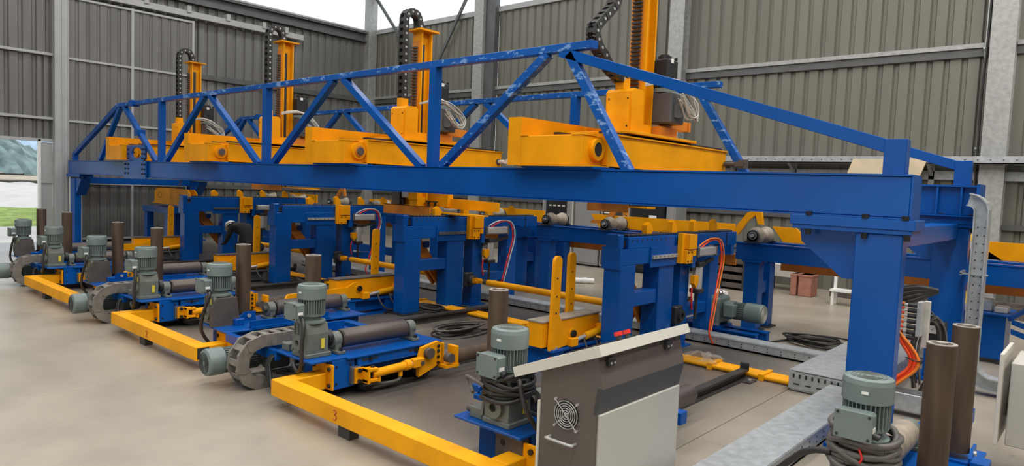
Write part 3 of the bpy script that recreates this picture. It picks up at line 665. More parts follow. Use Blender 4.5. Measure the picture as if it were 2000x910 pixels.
    if k > 0:
        z = 1.33
        MB().tube([(X + 0.10, 8.36, z - 0.02), (X + 0.14, 8.55, z + 0.07), (X + 0.16, 8.76, z + 0.05), (X + 0.17, 8.84, 1.15), (X + 0.18, 8.74, 0.85), (X + 0.2, 8.60, 0.5), (X + 0.22, 8.48, 0.2), (X + 0.25, 8.55, 0.03)][: 8], 0.013, 8).build('red_hose', M['hose'] if k == 3 else M['red'], t)
        MB().tube([(X + 0.10, 8.30, z), (X + 0.15, 8.5, z + 0.09), (X + 0.18, 8.78, z + 0.06), (X + 0.19, 8.87, 1.15), (X + 0.2, 8.77, 0.85), (X + 0.22, 8.63, 0.5), (X + 0.24, 8.50, 0.2)], 0.010, 6).build('air_line', M['cable_white'] if k < 3 else M['hose_orange'], t)
        MB().tube([(X + 0.06, 8.24, 0.78), (X + 0.08, 8.20, 0.65), (X + 0.08, 8.23, 0.5)], 0.012, 6).build('air_line', M['red'], t)
    # tilting arms inside the frame
    for i, dx in enumerate((0.04, -0.09)):
        MB().beam((X - 0.33 + dx, 7.06, 1.10), (X - 0.33 + dx, 7.62, 0.40), 0.17, 0.05, up=(1, 0, 0)).prism([(6.96, 1.08), (7.03, 1.17), (7.12, 1.15), (7.13, 1.04), (7.06, 0.98)], 'x', X - 0.358 + dx, X - 0.302 + dx).build('tilt_arm', M['orange_primer'], t)
    for y in (7.25, 7.7):
        MB().box(X - 0.42, x0, y - 0.05, y + 0.05, 0.98 if y < 7.5 else 0.5, 1.08 if y < 7.5 else 0.6, 0.004).build('tie_beam', M['blue'], t)
    # shaft bearing with coupling
    bh = MB().box(X - 0.02, X + 0.06, 7.86, 8.04, 0.33, 0.57, 0.02).build('shaft_bearing', M['dark'], t)
    MB().ring((X + 0.06, 7.95, 0.45), (1, 0, 0), 0.075, 0.035, 0.04).build('coupling_ring', M['dark'], bh)
    return t
for k, X in enumerate(TX): table(k, X)
# yellow cardan shafts between the tables
SN = ['between the first and second far tables', 'between the middle two tables', 'between the two nearest tables']
for k in range(3):
    a, b = TX[k] + 0.10, TX[k + 1] - 0.28
    s = thing('cardan_shaft', 'yellow cardan drive shaft running ' + SN[k], 'drive shaft', ((a + b) / 2, 7.95, 0.45), 'yellow cardan shafts linking the tables')
    MB().cyl((a + 0.36, 7.95, 0.45), (b - 0.30, 7.95, 0.45), 0.050, 18).build('tube', M['yellow_worn'], s)
    for (x, d) in ((a, 1), (b, -1)):
        MB().cyl((x, 7.95, 0.45), (x + d * 0.06, 7.95, 0.45), 0.075, 16).build('flange', M['rust_plate'], s)
        y_ = MB().box(min(x + d * 0.05, x + d * 0.18), max(x + d * 0.05, x + d * 0.18), 7.90, 7.925, 0.41, 0.49, 0.005).box(min(x + d * 0.05, x + d * 0.18), max(x + d * 0.05, x + d * 0.18), 7.975, 8.0, 0.41, 0.49, 0.005).cyl((x + d * 0.14, 7.88, 0.45), (x + d * 0.14, 8.02, 0.45), 0.022, 10)
        y_.box(min(x + d * 0.12, x + d * 0.28), max(x + d * 0.12, x + d * 0.28), 7.91, 7.99, 0.42, 0.48, 0.01).build('yoke', M['yellow'], s)
        MB().cyl((x + d * 0.26, 7.95, 0.45), (x + d * 0.40, 7.95, 0.45), 0.040, 14).build('spline_sleeve', M['rust_plate'], s)
# ================================================================ V-roller conveyor sections behind the tables
VN = ['at the far left end', 'between the two far tables', 'between the middle tables', 'between the two near tables', 'at the right, passing behind the gantry legs']
def vroller(parent, x, y):
    r = MB().lathe((x, y + 0.16, 1.42), (0, 1, 0), [(0.03, -0.05), (0.125, 0.0), (0.125, 0.02), (0.075, 0.17), (0.075, 0.21), (0.125, 0.36), (0.125, 0.38), (0.03, 0.43)], 24).build('v_roller', M['roller_tan'], parent)
    MB().cyl((x, y - 0.02, 1.42), (x, y + 0.64, 1.42), 0.026, 12).build('shaft', M['steel'], r)
    for yy in (y + 0.02, y + 0.58):
        p = MB().ring((x, yy, 1.42), (0, 1, 0), 0.085, 0.03, 0.06, 20).box(x - 0.13, x + 0.13, yy, yy + 0.06, 1.315, 1.345, 0.006).prism([(x - 0.085, 1.34), (x + 0.085, 1.34), (x + 0.08, 1.40), (x - 0.08, 1.40)], 'y', yy, yy + 0.06)
        p.build('pillow_block', M['dark'], parent)
        MB().ring((x, yy - 0.006, 1.42), (0, 1, 0), 0.06, 0.045, 0.008, 20).build('seal_ring', M['motor'], parent)
def kicker(parent, x, y, mt):
    poly = [(x - 0.42, 1.40), (x - 0.36, 1.47), (x - 0.10, 1.47), (x + 0.10, 1.74), (x + 0.30, 1.84), (x + 0.34, 1.70), (x + 0.36, 1.58), (x + 0.28, 1.58), (x + 0.24, 1.72), (x + 0.14, 1.64), (x - 0.02, 1.40)]
    MB().prism(poly, 'y', y, y + 0.06).build('kicker_arm', mt, parent)
def vsection(k, x0, x1, rollers, kick, plate, posts):
    Y = 10.0
    s = thing('roller_conveyor', 'blue V-roller conveyor section with yellow side plates, ' + VN[k], 'conveyor', ((x0 + x1) / 2, Y + 0.35, 0), 'V-roller conveyor sections')
    for y in (Y, Y + 0.55):
        MB().box(x0, x1, y, y + 0.12, 1.05, 1.29, 0.006).build('rail_beam', M['blue'], s)
        MB().box(x0, x1, y - 0.01, y + 0.13, 1.29, 1.31).build('rail_top', M['blue'], s)
    for x in posts:
        for y in (Y, Y + 0.45):
            l = MB().box(x - 0.11, x + 0.11, y, y + 0.20, 0.02, 1.02, 0.006).build('leg', M['blue'], s)
            MB().box(x - 0.16, x + 0.16, y - 0.06, y + 0.26, 0, 0.02).build('foot', M['dark'], l)
            MB().box(x - 0.15, x + 0.15, y - 0.02, y + 0.22, 1.02, 1.05).build('leg_cap', M['blue'], l)
        MB().box(x - 0.08, x + 0.08, Y + 0.2, Y + 0.45, 0.55, 0.72).build('cross_rail', M['blue'], s)
    if len(posts) > 1 and k != 4: MB().box(posts[0], posts[-1], Y + 0.05, Y + 0.15, 0.28, 0.46, 0.005).build('low_rail', M['blue'], s)
    for x in rollers: vroller(s, x, Y - 0.06)
    for (x, c) in kick: kicker(s, x, Y + 0.30, M[c])
    for (a, b, c0, c1) in plate:
        MB().prism([(a, 1.54), (b, 1.54), (b + c1, 1.31), (a + c0, 1.31)], 'y', Y + 0.80, Y + 0.84).build('side_plate', M['yellow'], s)
    tx = x0 + (0.05 if k != 4 else 0.38)
    MB().box(tx, x1 - 0.05, Y + 0.85, Y + 0.89, 0.86, 1.06).box(tx, x1 - 0.05, Y + 0.60, Y + 0.89, 1.04, 1.06).build('lower_trough', M['orange_primer'], s)
    return s
vsection(0, -20.0, -15.95, [-18.6, -17.0], [], [(-18.3, -16.9, 0, 0)], (-19.6, -16.3))
vsection(1, -15.35, -12.05, [-15.0, -13.3], [(-15.2, 'orange_primer')], [(-14.5, -12.4, 0.2, 0)], (-15.0, -12.4))
vsection(2, -11.45, -8.35, [-11.0, -9.6], [(-11.5, 'orange_primer')], [(-10.6, -8.7, 0.2, 0)], (-11.1, -8.7))
vsection(3, -8.21, -4.62, [-7.98, -6.67], [(-6.80, 'orange_primer')], [(-7.55, -4.70, 0.20, 0)], (-8.0,))
vsection(4, -4.31, 3.2, [-4.05, -1.42, 1.2], [(-4.40, 'yellow')], [(-4.08, -3.72, 0.18, 0.25), (-2.0, -1.45, 0.0, 0.35), (-1.25, 3.0, 0.0, 0)], (-4.05, 2.6))
# ================================================================ lever lifts with hydraulic cylinders
LN = ['farthest from the camera', 'in front of the second table', 'in front of the third table', 'nearest the camera, with both bars raised']
def flatbar(p0, ang, L, w, x0, x1):
    # flat bar with round ends in the YZ plane, starting at p0=(y,z), direction ang (deg from +y)
    ca, sa = math.cos(math.radians(ang)), math.sin(math.radians(ang)); pts = []
    for k in range(9):
        a = math.radians(ang - 90 + 180 * k / 8); pts.append((p0[0] + ca * L + math.cos(a) * w / 2, p0[1] + sa * L + math.sin(a) * w / 2))
    pts += [(p0[0] - sa * w / 2, p0[1] + ca * w / 2), (p0[0] + sa * w / 2, p0[1] - ca * w / 2)]
    return MB().prism(pts, 'x', x0, x1)
def lift(k, X, both):
    l = thing('lever_lift', 'yellow hydraulic lever lift on a blue base, ' + LN[k], 'lift', (X - 0.1, 6.25, 0), 'yellow lever lifts')
    b = MB().box(X - 0.30, X + 0.08, 5.85, 6.00, 0.0, 0.24, 0.005).box(X - 0.30, X + 0.08, 6.55, 6.72, 0.0, 0.24, 0.005).box(X - 0.34, X + 0.10, 5.80, 6.78, 0.225, 0.25).box(X - 0.34, X + 0.10, 5.80, 6.78, 0, 0.02)
    b.box(X - 0.2, X + 0.0, 6.0, 6.55, 0.05, 0.22)
    b.build('base', M['blue'] if k >= 2 else M['dark_steel'], l)
    bd = MB().box(X - 0.20, X, 5.72, 6.80, 0.27, 0.545, 0.006).build('body', M['yellow'], l)
    MB().box(X - 0.21, X + 0.01, 5.71, 6.81, 0.545, 0.56).build('top_plate', M['roller_tan' if both else 'rust_plate'], bd)
    py, pz = (6.18, 0.385) if both else (6.06, 0.41)
    MB().cyl((X, py, pz), (X + 0.10, py, pz), 0.045, 6).build('pivot_nut', M['bolt'], l)
    ca = MB().cyl((X, py, pz), (X + 0.072, py, pz), 0.06, 20).build('pivot_boss', M['yellow'], l)
    if both:
        a1 = flatbar((5.86, 0.26), 88.5, 0.95, 0.125, X + 0.02, X + 0.06)
        a1.prism([(5.797, 0.24), (6.22, 0.28), (6.25, 0.44), (6.02, 0.50), (5.925, 0.62), (5.80, 0.62)], 'x', X + 0.022, X + 0.064).build('lever_bar', M['yellow'], l)
    else:
        a1 = flatbar((6.0, 0.37), 181, 1.05, 0.14, X + 0.02, X + 0.06)
        a1.prism([(5.70, 0.30), (6.12, 0.26), (6.16, 0.40), (6.08, 0.50), (5.98, 0.50), (5.86, 0.44), (5.70, 0.44)], 'x', X + 0.022, X + 0.064).build('lever_bar', M['yellow'], l)
    ub = (6.50 if both else 6.56)
    a2 = flatbar((ub, 0.50), 89.5, 0.70, 0.12, X - 0.25, X - 0.205).build('lever_bar', M['yellow'], l)
    yb = ub - 0.02
    for z in (0.65, 0.83, 1.03): MB().cyl((X - 0.206, ub, z), (X - 0.20, ub, z), 0.010, 6).build('hole', M['dark'], a2)
    if both:
        for z in (0.65, 0.83, 1.03): MB().cyl((X + 0.060, 5.87, z), (X + 0.068, 5.87, z), 0.010, 6).build('hole', M['dark'], l)
    cy = MB().cyl((X + 0.07, 6.42, 0.325), (X + 0.07, 6.74, 0.36), 0.042, 16).build('hydraulic_cylinder', M['yellow_worn'], l)
    MB().cyl((X + 0.07, 6.20, 0.30), (X + 0.07, 6.43, 0.327), 0.024, 12).build('rod', M['steel'], cy)
    MB().box(X + 0.01, X + 0.13, 6.10, 6.22, 0.25, 0.35, 0.01).build('rod_clevis', M['yellow'], cy)
    MB().box(X + 0.0, X + 0.14, 6.72, 6.84, 0.29, 0.43, 0.01).build('end_clevis', M['yellow'], cy)
    MB().cyl((X - 0.02, 6.78, 0.36), (X + 0.16, 6.78, 0.36), 0.025, 10).build('pin', M['bolt'], cy)
    for y in (6.40, 6.62):
        MB().tube([(X + 0.07, y, 0.30), (X + 0.10, y + 0.01, 0.22), (X + 0.14, y + 0.06, 0.12), (X + 0.10, y + 0.2, 0.04), (X + 0.0, y + 0.5, 0.03)], 0.013, 6).build('hydraulic_hose', M['cable_grey'], l)
    for y in (5.9, 6.66): MB().cyl((X + 0.05, y, 0.25), (X + 0.05, y, 0.275), 0.025, 6).build('anchor_bolt', M['steel'], l)
for k, X in enumerate((-15.96, -12.05, -8.38, -4.56)): lift(k, X, k == 3)
# small blue stand by the far lift
st = thing('blue_stand', 'small open blue stand behind the farthest lever lift', 'stand', (-17.9, 7.1, 0))
for (x, y) in ((-18.6, 7.0), (-17.35, 7.0), (-18.6, 7.7), (-17.35, 7.7)): MB().box(x - 0.10, x + 0.10, y - 0.08, y + 0.08, 0, 1.0, 0.005).build('leg', M['blue'], st)
MB().box(-18.75, -17.2, 6.9, 7.82, 1.0, 1.14, 0.005).build('top', M['blue'], st); MB().box(-18.6, -17.35, 6.95, 7.05, 0.2, 0.32).build('cross_rail', M['blue'], st)
# ================================================================ geared motors (shared builder)
def vmotor(parent, x, y, z0, jb=-1, cover=False, fan_rot=0):
    """upright helical-bevel gear motor: gearbox, finned stator, terminal box, fan cowl"""
    gb = MB().box(x - 0.125, x + 0.125, y - 0.10, y + 0.16, z0, z0 + 0.04, 0.006).prism([(x - 0.11, z0 + 0.04), (x + 0.11, z0 + 0.04), (x + 0.115, z0 + 0.22), (x + 0.09, z0 + 0.31), (x - 0.09, z0 + 0.31), (x - 0.115, z0 + 0.22)], 'y', y - 0.09, y + 0.13)
    gb = gb.build('gearbox', M['gearbox'], parent)
    MB().ring((x - 0.005, y - 0.125, z0 + 0.13), (0, 1, 0), 0.075, 0.03, 0.036, 20).build('output_ring', M['gearbox'], gb)
    MB().cyl((x - 0.005, y - 0.10, z0 + 0.13), (x - 0.005, y - 0.095, z0 + 0.13), 0.03, 12).build('bore', M['dark'], gb)
    MB().box(x + 0.02, x + 0.07, y - 0.094, y - 0.089, z0 + 0.22, z0 + 0.28).build('name_plate', M['plate_label'], gb)
    MB().box(x + 0.116, x + 0.122, y + 0.05, y + 0.085, z0 + 0.08, z0 + 0.17).build('name_plate', M['plate_label'], gb)
    for i in range(4): MB().box(x - 0.10 + i * 0.055, x - 0.085 + i * 0.055, y - 0.097, y - 0.088, z0 + 0.20, z0 + 0.30).build('gearbox_rib', M['gearbox'], gb)
    MB().prism([(y - 0.10, z0 + 0.04), (y + 0.14, z0 + 0.04), (y + 0.12, z0 + 0.27), (y - 0.06, z0 + 0.27)], 'x', x - 0.14, x - 0.12).build('torque_plate', M['gearbox'], gb)
    if cover: MB().prism([(y - 0.14, z0), (y + 0.17, z0), (y + 0.13, z0 + 0.30), (y - 0.06, z0 + 0.30), (y - 0.14, z0 + 0.2)], 'x', x + 0.12, x + 0.18).build('cover_box', M['rust_plate'], gb)
    MB().lathe((x, y + 0.02, z0 + 0.31), (0, 0, 1), [(0.125, 0), (0.125, 0.02), (0.085, 0.03), (0.085, 0.055), (0.115, 0.065), (0.115, 0.085)], 24).build('adapter', M['motor'], gb)
    st = MB().cyl((x, y + 0.02, z0 + 0.39), (x, y + 0.02, z0 + 0.54), 0.098, 24).build('stator', M['motor'], parent)
    f = MB()
    for i in range(32):
        a = 2 * math.pi * i / 32; d = V((math.cos(a), math.sin(a), 0)); c = V((x, y + 0.02, 0))
        f.beam(c + d * 0.098 + V((0, 0, z0 + 0.465)), c + d * 0.122 + V((0, 0, z0 + 0.465)), 0.006, 0.15)
    f.build('cooling_fins', M['motor'], st, stuff=True)
    fc = MB().lathe((x, y + 0.02, z0 + 0.53), (0, 0, 1), [(0.122, 0), (0.13, 0.0), (0.132, 0.10), (0.125, 0.125), (0.10, 0.132), (0.0, 0.132)], 28, True, False)
    fc = fc.build('fan_cowl', M['motor'], parent)
    gl = MB()
    for r in (0.025, 0.045, 0.065, 0.085): gl.ring((x, y + 0.02, z0 + 0.662), (0, 0, 1), r + 0.006, r, 0.003, 24)
    gl.build('fan_grille', M['gearbox'], fc, stuff=True)
    MB().box(x - 0.0, x + 0.035, y - 0.1135, y - 0.109, z0 + 0.585, z0 + 0.6).build('name_plate', M['white'], fc)
    jx = x - 0.01; jy = y - 0.19
    jo = MB().box(jx - 0.09, jx + 0.09, jy, jy + 0.10, z0 + 0.355, z0 + 0.50, 0.014).box(jx - 0.06, jx + 0.06, jy + 0.09, y, z0 + 0.39, z0 + 0.48).build('terminal_box', M['motor'], parent)
    MB().box(jx - 0.095, jx + 0.095, jy - 0.007, jy, z0 + 0.35, z0 + 0.505, 0.003).build('terminal_lid', M['motor'], jo)
    bolts(jo, [(jx + a, jy - 0.007, z0 + b) for a in (-0.078, 0.078) for b in (0.368, 0.488)], (0, -1, 0), 0.008, 0.004)
    MB().box(jx + 0.091, jx + 0.094, jy + 0.02, jy + 0.07, z0 + 0.40, z0 + 0.425).build('sticker', M['white'], jo)
    MB().cyl((jx + 0.09, jy + 0.05, z0 + 0.385), (jx + 0.12, jy + 0.05, z0 + 0.375), 0.018, 10).build('cable_gland', M['dark'], jo)
    return gb
def hroller(parent, x, y0, y1, z, r=0.088, shaft=True):
    ro = MB().lathe((x, y0, z), (0, 1, 0), [(r - 0.012, 0), (r, 0.012), (r, y1 - y0 - 0.012), (r - 0.012, y1 - y0)], 28).build('roller', M['roller'], parent)
    for y in (y0 - 0.10, y1 + 0.02):
        p = MB().ring((x, y, z), (0, 1, 0), r * 0.85, 0.03, 0.08, 20).box(x - 0.13, x + 0.13, y, y + 0.08, z - 0.12, z - 0.09, 0.005).box(x - 0.07, x + 0.07, y + 0.01, y + 0.07, z - 0.10, z - 0.03).build('bearing', M['gearbox'], ro)
        bolts(p, [(x + s * 0.11, y + 0.04, z - 0.09) for s in (-1, 1)], (0, 0, 1), 0.02, 0.03)
    MB().cyl((x, y0 - 0.14, z), (x, y1 + 0.1, z), 0.035, 12).build('shaft', M['rust_plate'], ro)
    return ro
def vpipe(parent, x, y, z0, z1, r=0.078):
    p = MB().cyl((x, y, z0), (x, y, z1), r, 28).build('upright_roller', M['pipe'], parent)
    MB().ring((x, y, z1 - 0.001), (0, 0, 1), r * 0.99, r * 0.7, 0.006, 28).build('end_ring', M['pipe_end'], p)
    MB().cyl((x, y, z1 - 0.004), (x, y, z1 + 0.012), r * 0.38, 16).build('end_hub', M['pipe_end'], p)
    return p
def pipe_bracket(parent, x, y, zp):
    b = MB().box(x - 0.10, x + 0.10, y - 0.09, y + 0.11, zp, zp + 0.02, 0.003).build('pipe_bracket', M['blue'], parent)
    for sx in (-0.10, 0.085): MB().prism([(y - 0.09, zp), (y + 0.10, zp), (y + 0.10, zp + 0.10), (y - 0.03, zp + 0.10), (y - 0.09, zp + 0.05)], 'x', x + sx, x + sx + 0.018).build('bracket_cheek', M['blue'], b)
    MB().cyl((x + 0.10, y + 0.02, zp + 0.055), (x + 0.115, y + 0.02, zp + 0.055), 0.022, 12).build('pin', M['steel'], b)
    MB().box(x - 0.18, x - 0.10, y - 0.08, y + 0.0, zp, zp + 0.06, 0.005).build('stop_block', M['blue'], b)
# ================================================================ roller trolleys
RN = ['at the far left by the open door', 'second from the open door', 'in the middle of the row', 'right behind the control console']
def trolley(k, xb, xa, dy=0.0, A=True, B=True):
    Y = 3.32 + dy; P = 0.38
    t = thing('roller_trolley', 'blue roller trolley with upright gear motors, ' + RN[k], 'trolley', ((xb + xa) / 2 + 0.3, Y + 0.8, 0), 'blue roller trolleys on floor rails')
    # ---- common frame
    fr = MB().box(xb + 0.62, xa + 0.02, Y + 0.0, Y + 0.06, 0.28, 0.372, 0.004).build('front_rail', M['blue'], t)
    MB().box(xb + 0.6, xa + 0.1, Y + 0.9, Y + 1.0, 0.18, 0.34, 0.004).build('cross_rail', M['blue'], t)
    MB().box(xb + 0.6, xa + 0.1, Y + 1.4, Y + 1.5, 0.18, 0.34, 0.004).build('cross_rail', M['blue'], t)
    MB().box(xa - 0.62, xa - 0.02, Y + 0.10, Y + 1.2, 0.335, 0.355).build('deck_plate', M['blue'], t)
    # ---- B side: upright roller, motor with cover
    if B:
        pl = MB().box(xb, xb + 0.64, Y, Y + 1.75, P - 0.02, P, 0.004).build('deck_plate', M['blue'], t)
        MB().box(xb + 0.08, xb + 0.56, Y + 0.12, Y + 1.7, 0.10, P - 0.02, 0.005).build('chassis_box', M['blue'], t)
        for (wx, wy) in ((xb + 0.04, Y + 0.45), (xb + 0.04, Y + 1.4), (xb + 0.60, Y + 0.45), (xb + 0.60, Y + 1.4)):
            MB().cyl((wx - 0.03, wy, 0.10), (wx + 0.03, wy, 0.10), 0.095, 18).build('wheel', M['dark'], t)
        vmotor(t, xb + 0.16, Y + 0.13, P, -1, k != 3)
        vpipe(t, xb + 0.10, Y + 0.45, P + 0.08, 1.225)
        pipe_bracket(t, xb + 0.10, Y + 0.45, P)
        MB().box(xb + 0.58, xb + 0.60, Y + 0.28, Y + 1.25, P, P + 0.075).box(xb + 0.58, xb + 0.64, Y + 0.28, Y + 1.25, P, P + 0.012).build('edge_angle', M['blue'], t)
        MB().box(xb + 0.30, xb + 0.40, Y + 0.22, Y + 0.32, P, P + 0.07, 0.006).build('stop_block', M['blue'], t)
        hroller(t, xb + 0.26, Y + 0.75, Y + 1.60, P + 0.12)
        # black cable from the terminal box
        MB().tube([(xb + 0.27, Y - 0.01, P + 0.37), (xb + 0.29, Y - 0.03, P + 0.30), (xb + 0.22, Y - 0.05, P + 0.14), (xb + 0.18, Y - 0.05, P - 0.06), (xb + 0.24, Y + 0.05, 0.14)], 0.018, 8).build('motor_cable', M['cable'], t)
        MB().box(xa - 0.42, xa - 0.40, Y + 0.16, Y + 1.05, 0.34, 0.475, 0.003).build('upstand_plate', M['blue'], t)
        bolts(t, [(xa - 0.30 + 0.07 * i, Y + 0.22 + 0.08 * (i % 2), 0.355) for i in range(5)], (0, 0, 1), 0.013, 0.02)
    # ---- A side: motor, horizontal roller, tilt cylinder
    if A:
        x1 = xa + 0.64
        MB().box(xa, x1 - 0.02, Y, Y + 0.42, P - 0.02, P, 0.004).build('motor_plate', M['blue'], t)
        MB().box(xa + 0.10, x1 + 0.02, Y + 0.36, Y + 1.52, P - 0.022, P - 0.002, 0.004).build('deck_plate', M['blue'], t)
        bx = MB().box(xa + 0.12, x1 - 0.10, Y + 0.24, Y + 1.45, 0.10, P - 0.022, 0.005).build('chassis_box', M['blue'], t)
        MB().box(x1 - 0.10, x1 - 0.02, Y + 0.22, Y + 0.46, 0.09, P - 0.022, 0.004).build('front_cheek', M['blue'], bx)
        sc = MB().box(x1 - 0.08, x1 + 0.0, Y + 0.48, Y + 1.40, 0.29, P - 0.025).box(x1 - 0.10, x1 + 0.02, Y + 0.48, Y + 1.42, 0.275, 0.292).build('side_channel', M['blue'], bx)
        for y in (Y + 0.62, Y + 1.18):
            s = MB().box(x1 + 0.0, x1 + 0.004, y - 0.09, y + 0.09, 0.318, 0.334).build('slot', M['dark'], sc)
            MB().cyl((x1, y, 0.326), (x1 + 0.02, y, 0.326), 0.018, 6).build('slot_bolt', M['bolt'], s)
        for (wx, wy) in ((xa + 0.08, Y + 0.5), (xa + 0.08, Y + 1.3), (x1 - 0.06, Y + 0.62), (x1 - 0.06, Y + 1.32)):
            MB().cyl((wx - 0.03, wy, 0.10), (wx + 0.03, wy, 0.10), 0.095, 18).build('wheel', M['dark'], t)
        bolts(bx, [(x1 - 0.02, Y + 0.26 + 0.15 * a, z) for a in (0, 1) for z in (0.14, 0.30)], (1, 0, 0), 0.011, 0.008)
        vmotor(t, xa + 0.37, Y + 0.13, P, -1, False)
        MB().cyl((xa + 0.37, Y + 0.26, P + 0.14), (xa + 0.37, Y + 0.40, P + 0.14), 0.055, 18).cyl((xa + 0.37, Y + 0.30, P + 0.14), (xa + 0.37, Y + 0.35, P + 0.14), 0.075, 18).build('coupling', M['dark'], t)
        hroller(t, xa + 0.40, Y + 0.44, Y + 1.22, P + 0.12)
        MB().box(xa + 0.02, xa + 0.14, Y + 0.06, Y + 0.16, P, P + 0.07, 0.006).cyl((xa - 0.03, Y + 0.11, P + 0.04), (xa + 0.03, Y + 0.11, P + 0.04), 0.025, 8).build('adjuster_block', M['gearbox'], t)
        vpipe(t, xa - 0.14, Y + 0.48, P + 0.06, 1.235); pipe_bracket(t, xa - 0.14, Y + 0.48, P - 0.02)
        MB().tube([(xa + 0.48, Y - 0.01, P + 0.37), (xa + 0.53, Y - 0.03, P + 0.30), (xa + 0.54, Y - 0.05, P + 0.15), (xa + 0.54, Y - 0.05, P - 0.02), (xa + 0.46, Y - 0.04, P - 0.10), (xa + 0.36, Y - 0.02, P - 0.05), (xa + 0.30, Y + 0.08, P - 0.06)], 0.018, 8).build('motor_cable', M['cable'], t)
        # hydraulic tilt cylinder on the camera side, folded upright roller
        hb = MB().box(x1 - 0.02, x1 + 0.03, Y + 0.40, Y + 0.50, 0.12, 0.28, 0.004).build('cylinder_bracket', M['dark_steel'], t)
        ck = MB().box(x1 + 0.03, x1 + 0.05, Y + 0.42, Y + 0.50, 0.13, 0.27).box(x1 + 0.03, x1 + 0.14, Y + 0.50, Y + 0.52, 0.13, 0.27).box(x1 + 0.04, x1 + 0.13, Y + 0.50, Y + 0.62, 0.235, 0.265, 0.004).box(x1 + 0.04, x1 + 0.13, Y + 0.50, Y + 0.62, 0.135, 0.165, 0.004).build('clevis', M['yellow'], t)
        bolts(ck, [(x1 + 0.05, Y + 0.46, z) for z in (0.15, 0.25)], (1, 0, 0), 0.02, 0.03)
        MB().cyl((x1 + 0.085, Y + 0.585, 0.12), (x1 + 0.085, Y + 0.585, 0.28), 0.02, 10).build('clevis_pin', M['bolt'], ck)
        cy = MB().cyl((x1 + 0.085, Y + 0.58, 0.20), (x1 + 0.085, Y + 1.00, 0.215), 0.042, 18).cyl((x1 + 0.085, Y + 0.97, 0.215), (x1 + 0.085, Y + 1.03, 0.217), 0.052, 18).build('tilt_cylinder', M['yellow'], t)
        MB().cyl((x1 + 0.085, Y + 1.02, 0.216), (x1 + 0.085, Y + 1.10, 0.22), 0.024, 12).build('rod', M['steel'], cy)
        MB().box(x1 + 0.05, x1 + 0.12, Y + 1.06, Y + 1.20, 0.175, 0.265, 0.008).build('rod_eye', M['yellow'], cy)
        for y in (0.66, 0.92): MB().cyl((x1 + 0.085, Y + y, 0.12), (x1 + 0.085, Y + y, 0.17), 0.022, 10).build('port', M['yellow'], cy)
        MB().tube([(x1 + 0.085, Y + 0.92, 0.13), (x1 + 0.085, Y + 0.90, 0.09), (x1 + 0.07, Y + 0.78, 0.08), (x1 + 0.04, Y + 0.66, 0.09), (x1 + 0.0, Y + 0.55, 0.08)], 0.016, 8).build('hydraulic_hose', M['cable_grey'], cy)
        hg = MB().prism([(Y + 1.17, 0.06), (Y + 1.36, 0.12), (Y + 1.48, 0.18), (Y + 1.48, 0.36), (Y + 1.42, 0.39), (Y + 1.20, 0.35), (Y + 1.16, 0.22)], 'x', x1 + 0.03, x1 + 0.07).build('hinge_plate', M['yellow'], t)
        MB().cyl((x1 + 0.0, Y + 1.28, 0.29), (x1 + 0.12, Y + 1.28, 0.29), 0.055, 18).build('hinge_pin', M['rust_plate'], hg)
        MB().cyl((x1 + 0.06, Y + 1.17, 0.215), (x1 + 0.13, Y + 1.17, 0.215), 0.025, 10).build('rod_pin', M['rust_plate'], hg)
        MB().box(x1 - 0.10, x1 + 0.07, Y + 1.47, Y + 1.51, 0.10, 0.36, 0.004).box(x1 + 0.02, x1 + 0.18, Y + 1.44, Y + 1.62, 0.12, 0.15).box(x1 + 0.04, x1 + 0.17, Y + 1.58, Y + 1.62, 0.10, 0.33, 0.004).build('roller_seat', M['yellow'], hg)
        bolts(hg, [(x1 + 0.07, Y + 1.42, z) for z in (0.17, 0.23, 0.29, 0.34)], (1, 0, 0), 0.018, 0.012)
        MB().cyl((x1 + 0.12, Y + 1.50, 0.22), (x1 + 0.19, Y + 1.50, 0.22), 0.05, 14).build('stub', M['rust_plate'], hg)
        MB().cyl((x1 + 0.08, Y + 1.63, 0.20), (x1 + 0.08, Y + 2.55, 0.20), 0.075, 24).build('folded_roller', M['pipe'], t)
    # ---- travel motor lying in front, energy chain loop
    if A:
        mx = xa - 0.45; mz = 0.24
        tm = MB().cyl((mx, Y - 0.30, mz), (mx, Y + 0.10, mz), 0.105, 24).build('travel_motor', M['motor'], t)
        cw = MB().lathe((mx, Y - 0.46, mz), (0, 1, 0), [(0.0, 0), (0.10, 0.0), (0.125, 0.012), (0.13, 0.03), (0.13, 0.16), (0.122, 0.16)], 28, True, False).build('fan_cowl', M['motor'], tm)
        gl = MB()
        for r in (0.03, 0.05, 0.07, 0.09): gl.ring((mx, Y - 0.4625, mz), (0, -1, 0), r + 0.006, r, 0.003, 24)
        gl.build('fan_grille', M['dark'], cw, stuff=True)
        f = MB()
        for i in range(28):
            a = 2 * math.pi * i / 28; d = V((math.cos(a), 0, math.sin(a))); c = V((mx, Y - 0.12, mz)); f.beam(c + d * 0.10, c + d * 0.122, 0.34, 0.006, up=d.cross(V((0, 1, 0))))
        f.build('cooling_fins', M['motor'], tm, stuff=True)
        MB().box(mx + 0.05, mx + 0.20, Y + 0.08, Y + 0.32, 0.12, 0.36, 0.02).build('travel_gearbox', M['gearbox'], tm)
        cx = xa - 0.20
        pth = [(cx, Y + 0.42, 0.455), (cx, Y + 0.05, 0.455)] + arc((cx, Y - 0.06, 0.25), 0.205, 90, 270, (0, 1, 0), (0, 0, 1), 10) + [(cx, Y + 0.2, 0.045), (cx, Y + 1.1, 0.045)]
        chain_links(t, pth, 0.20, 0.115, M['chain_grey'], (1, 0, 0), 0.12, ov=0.34)
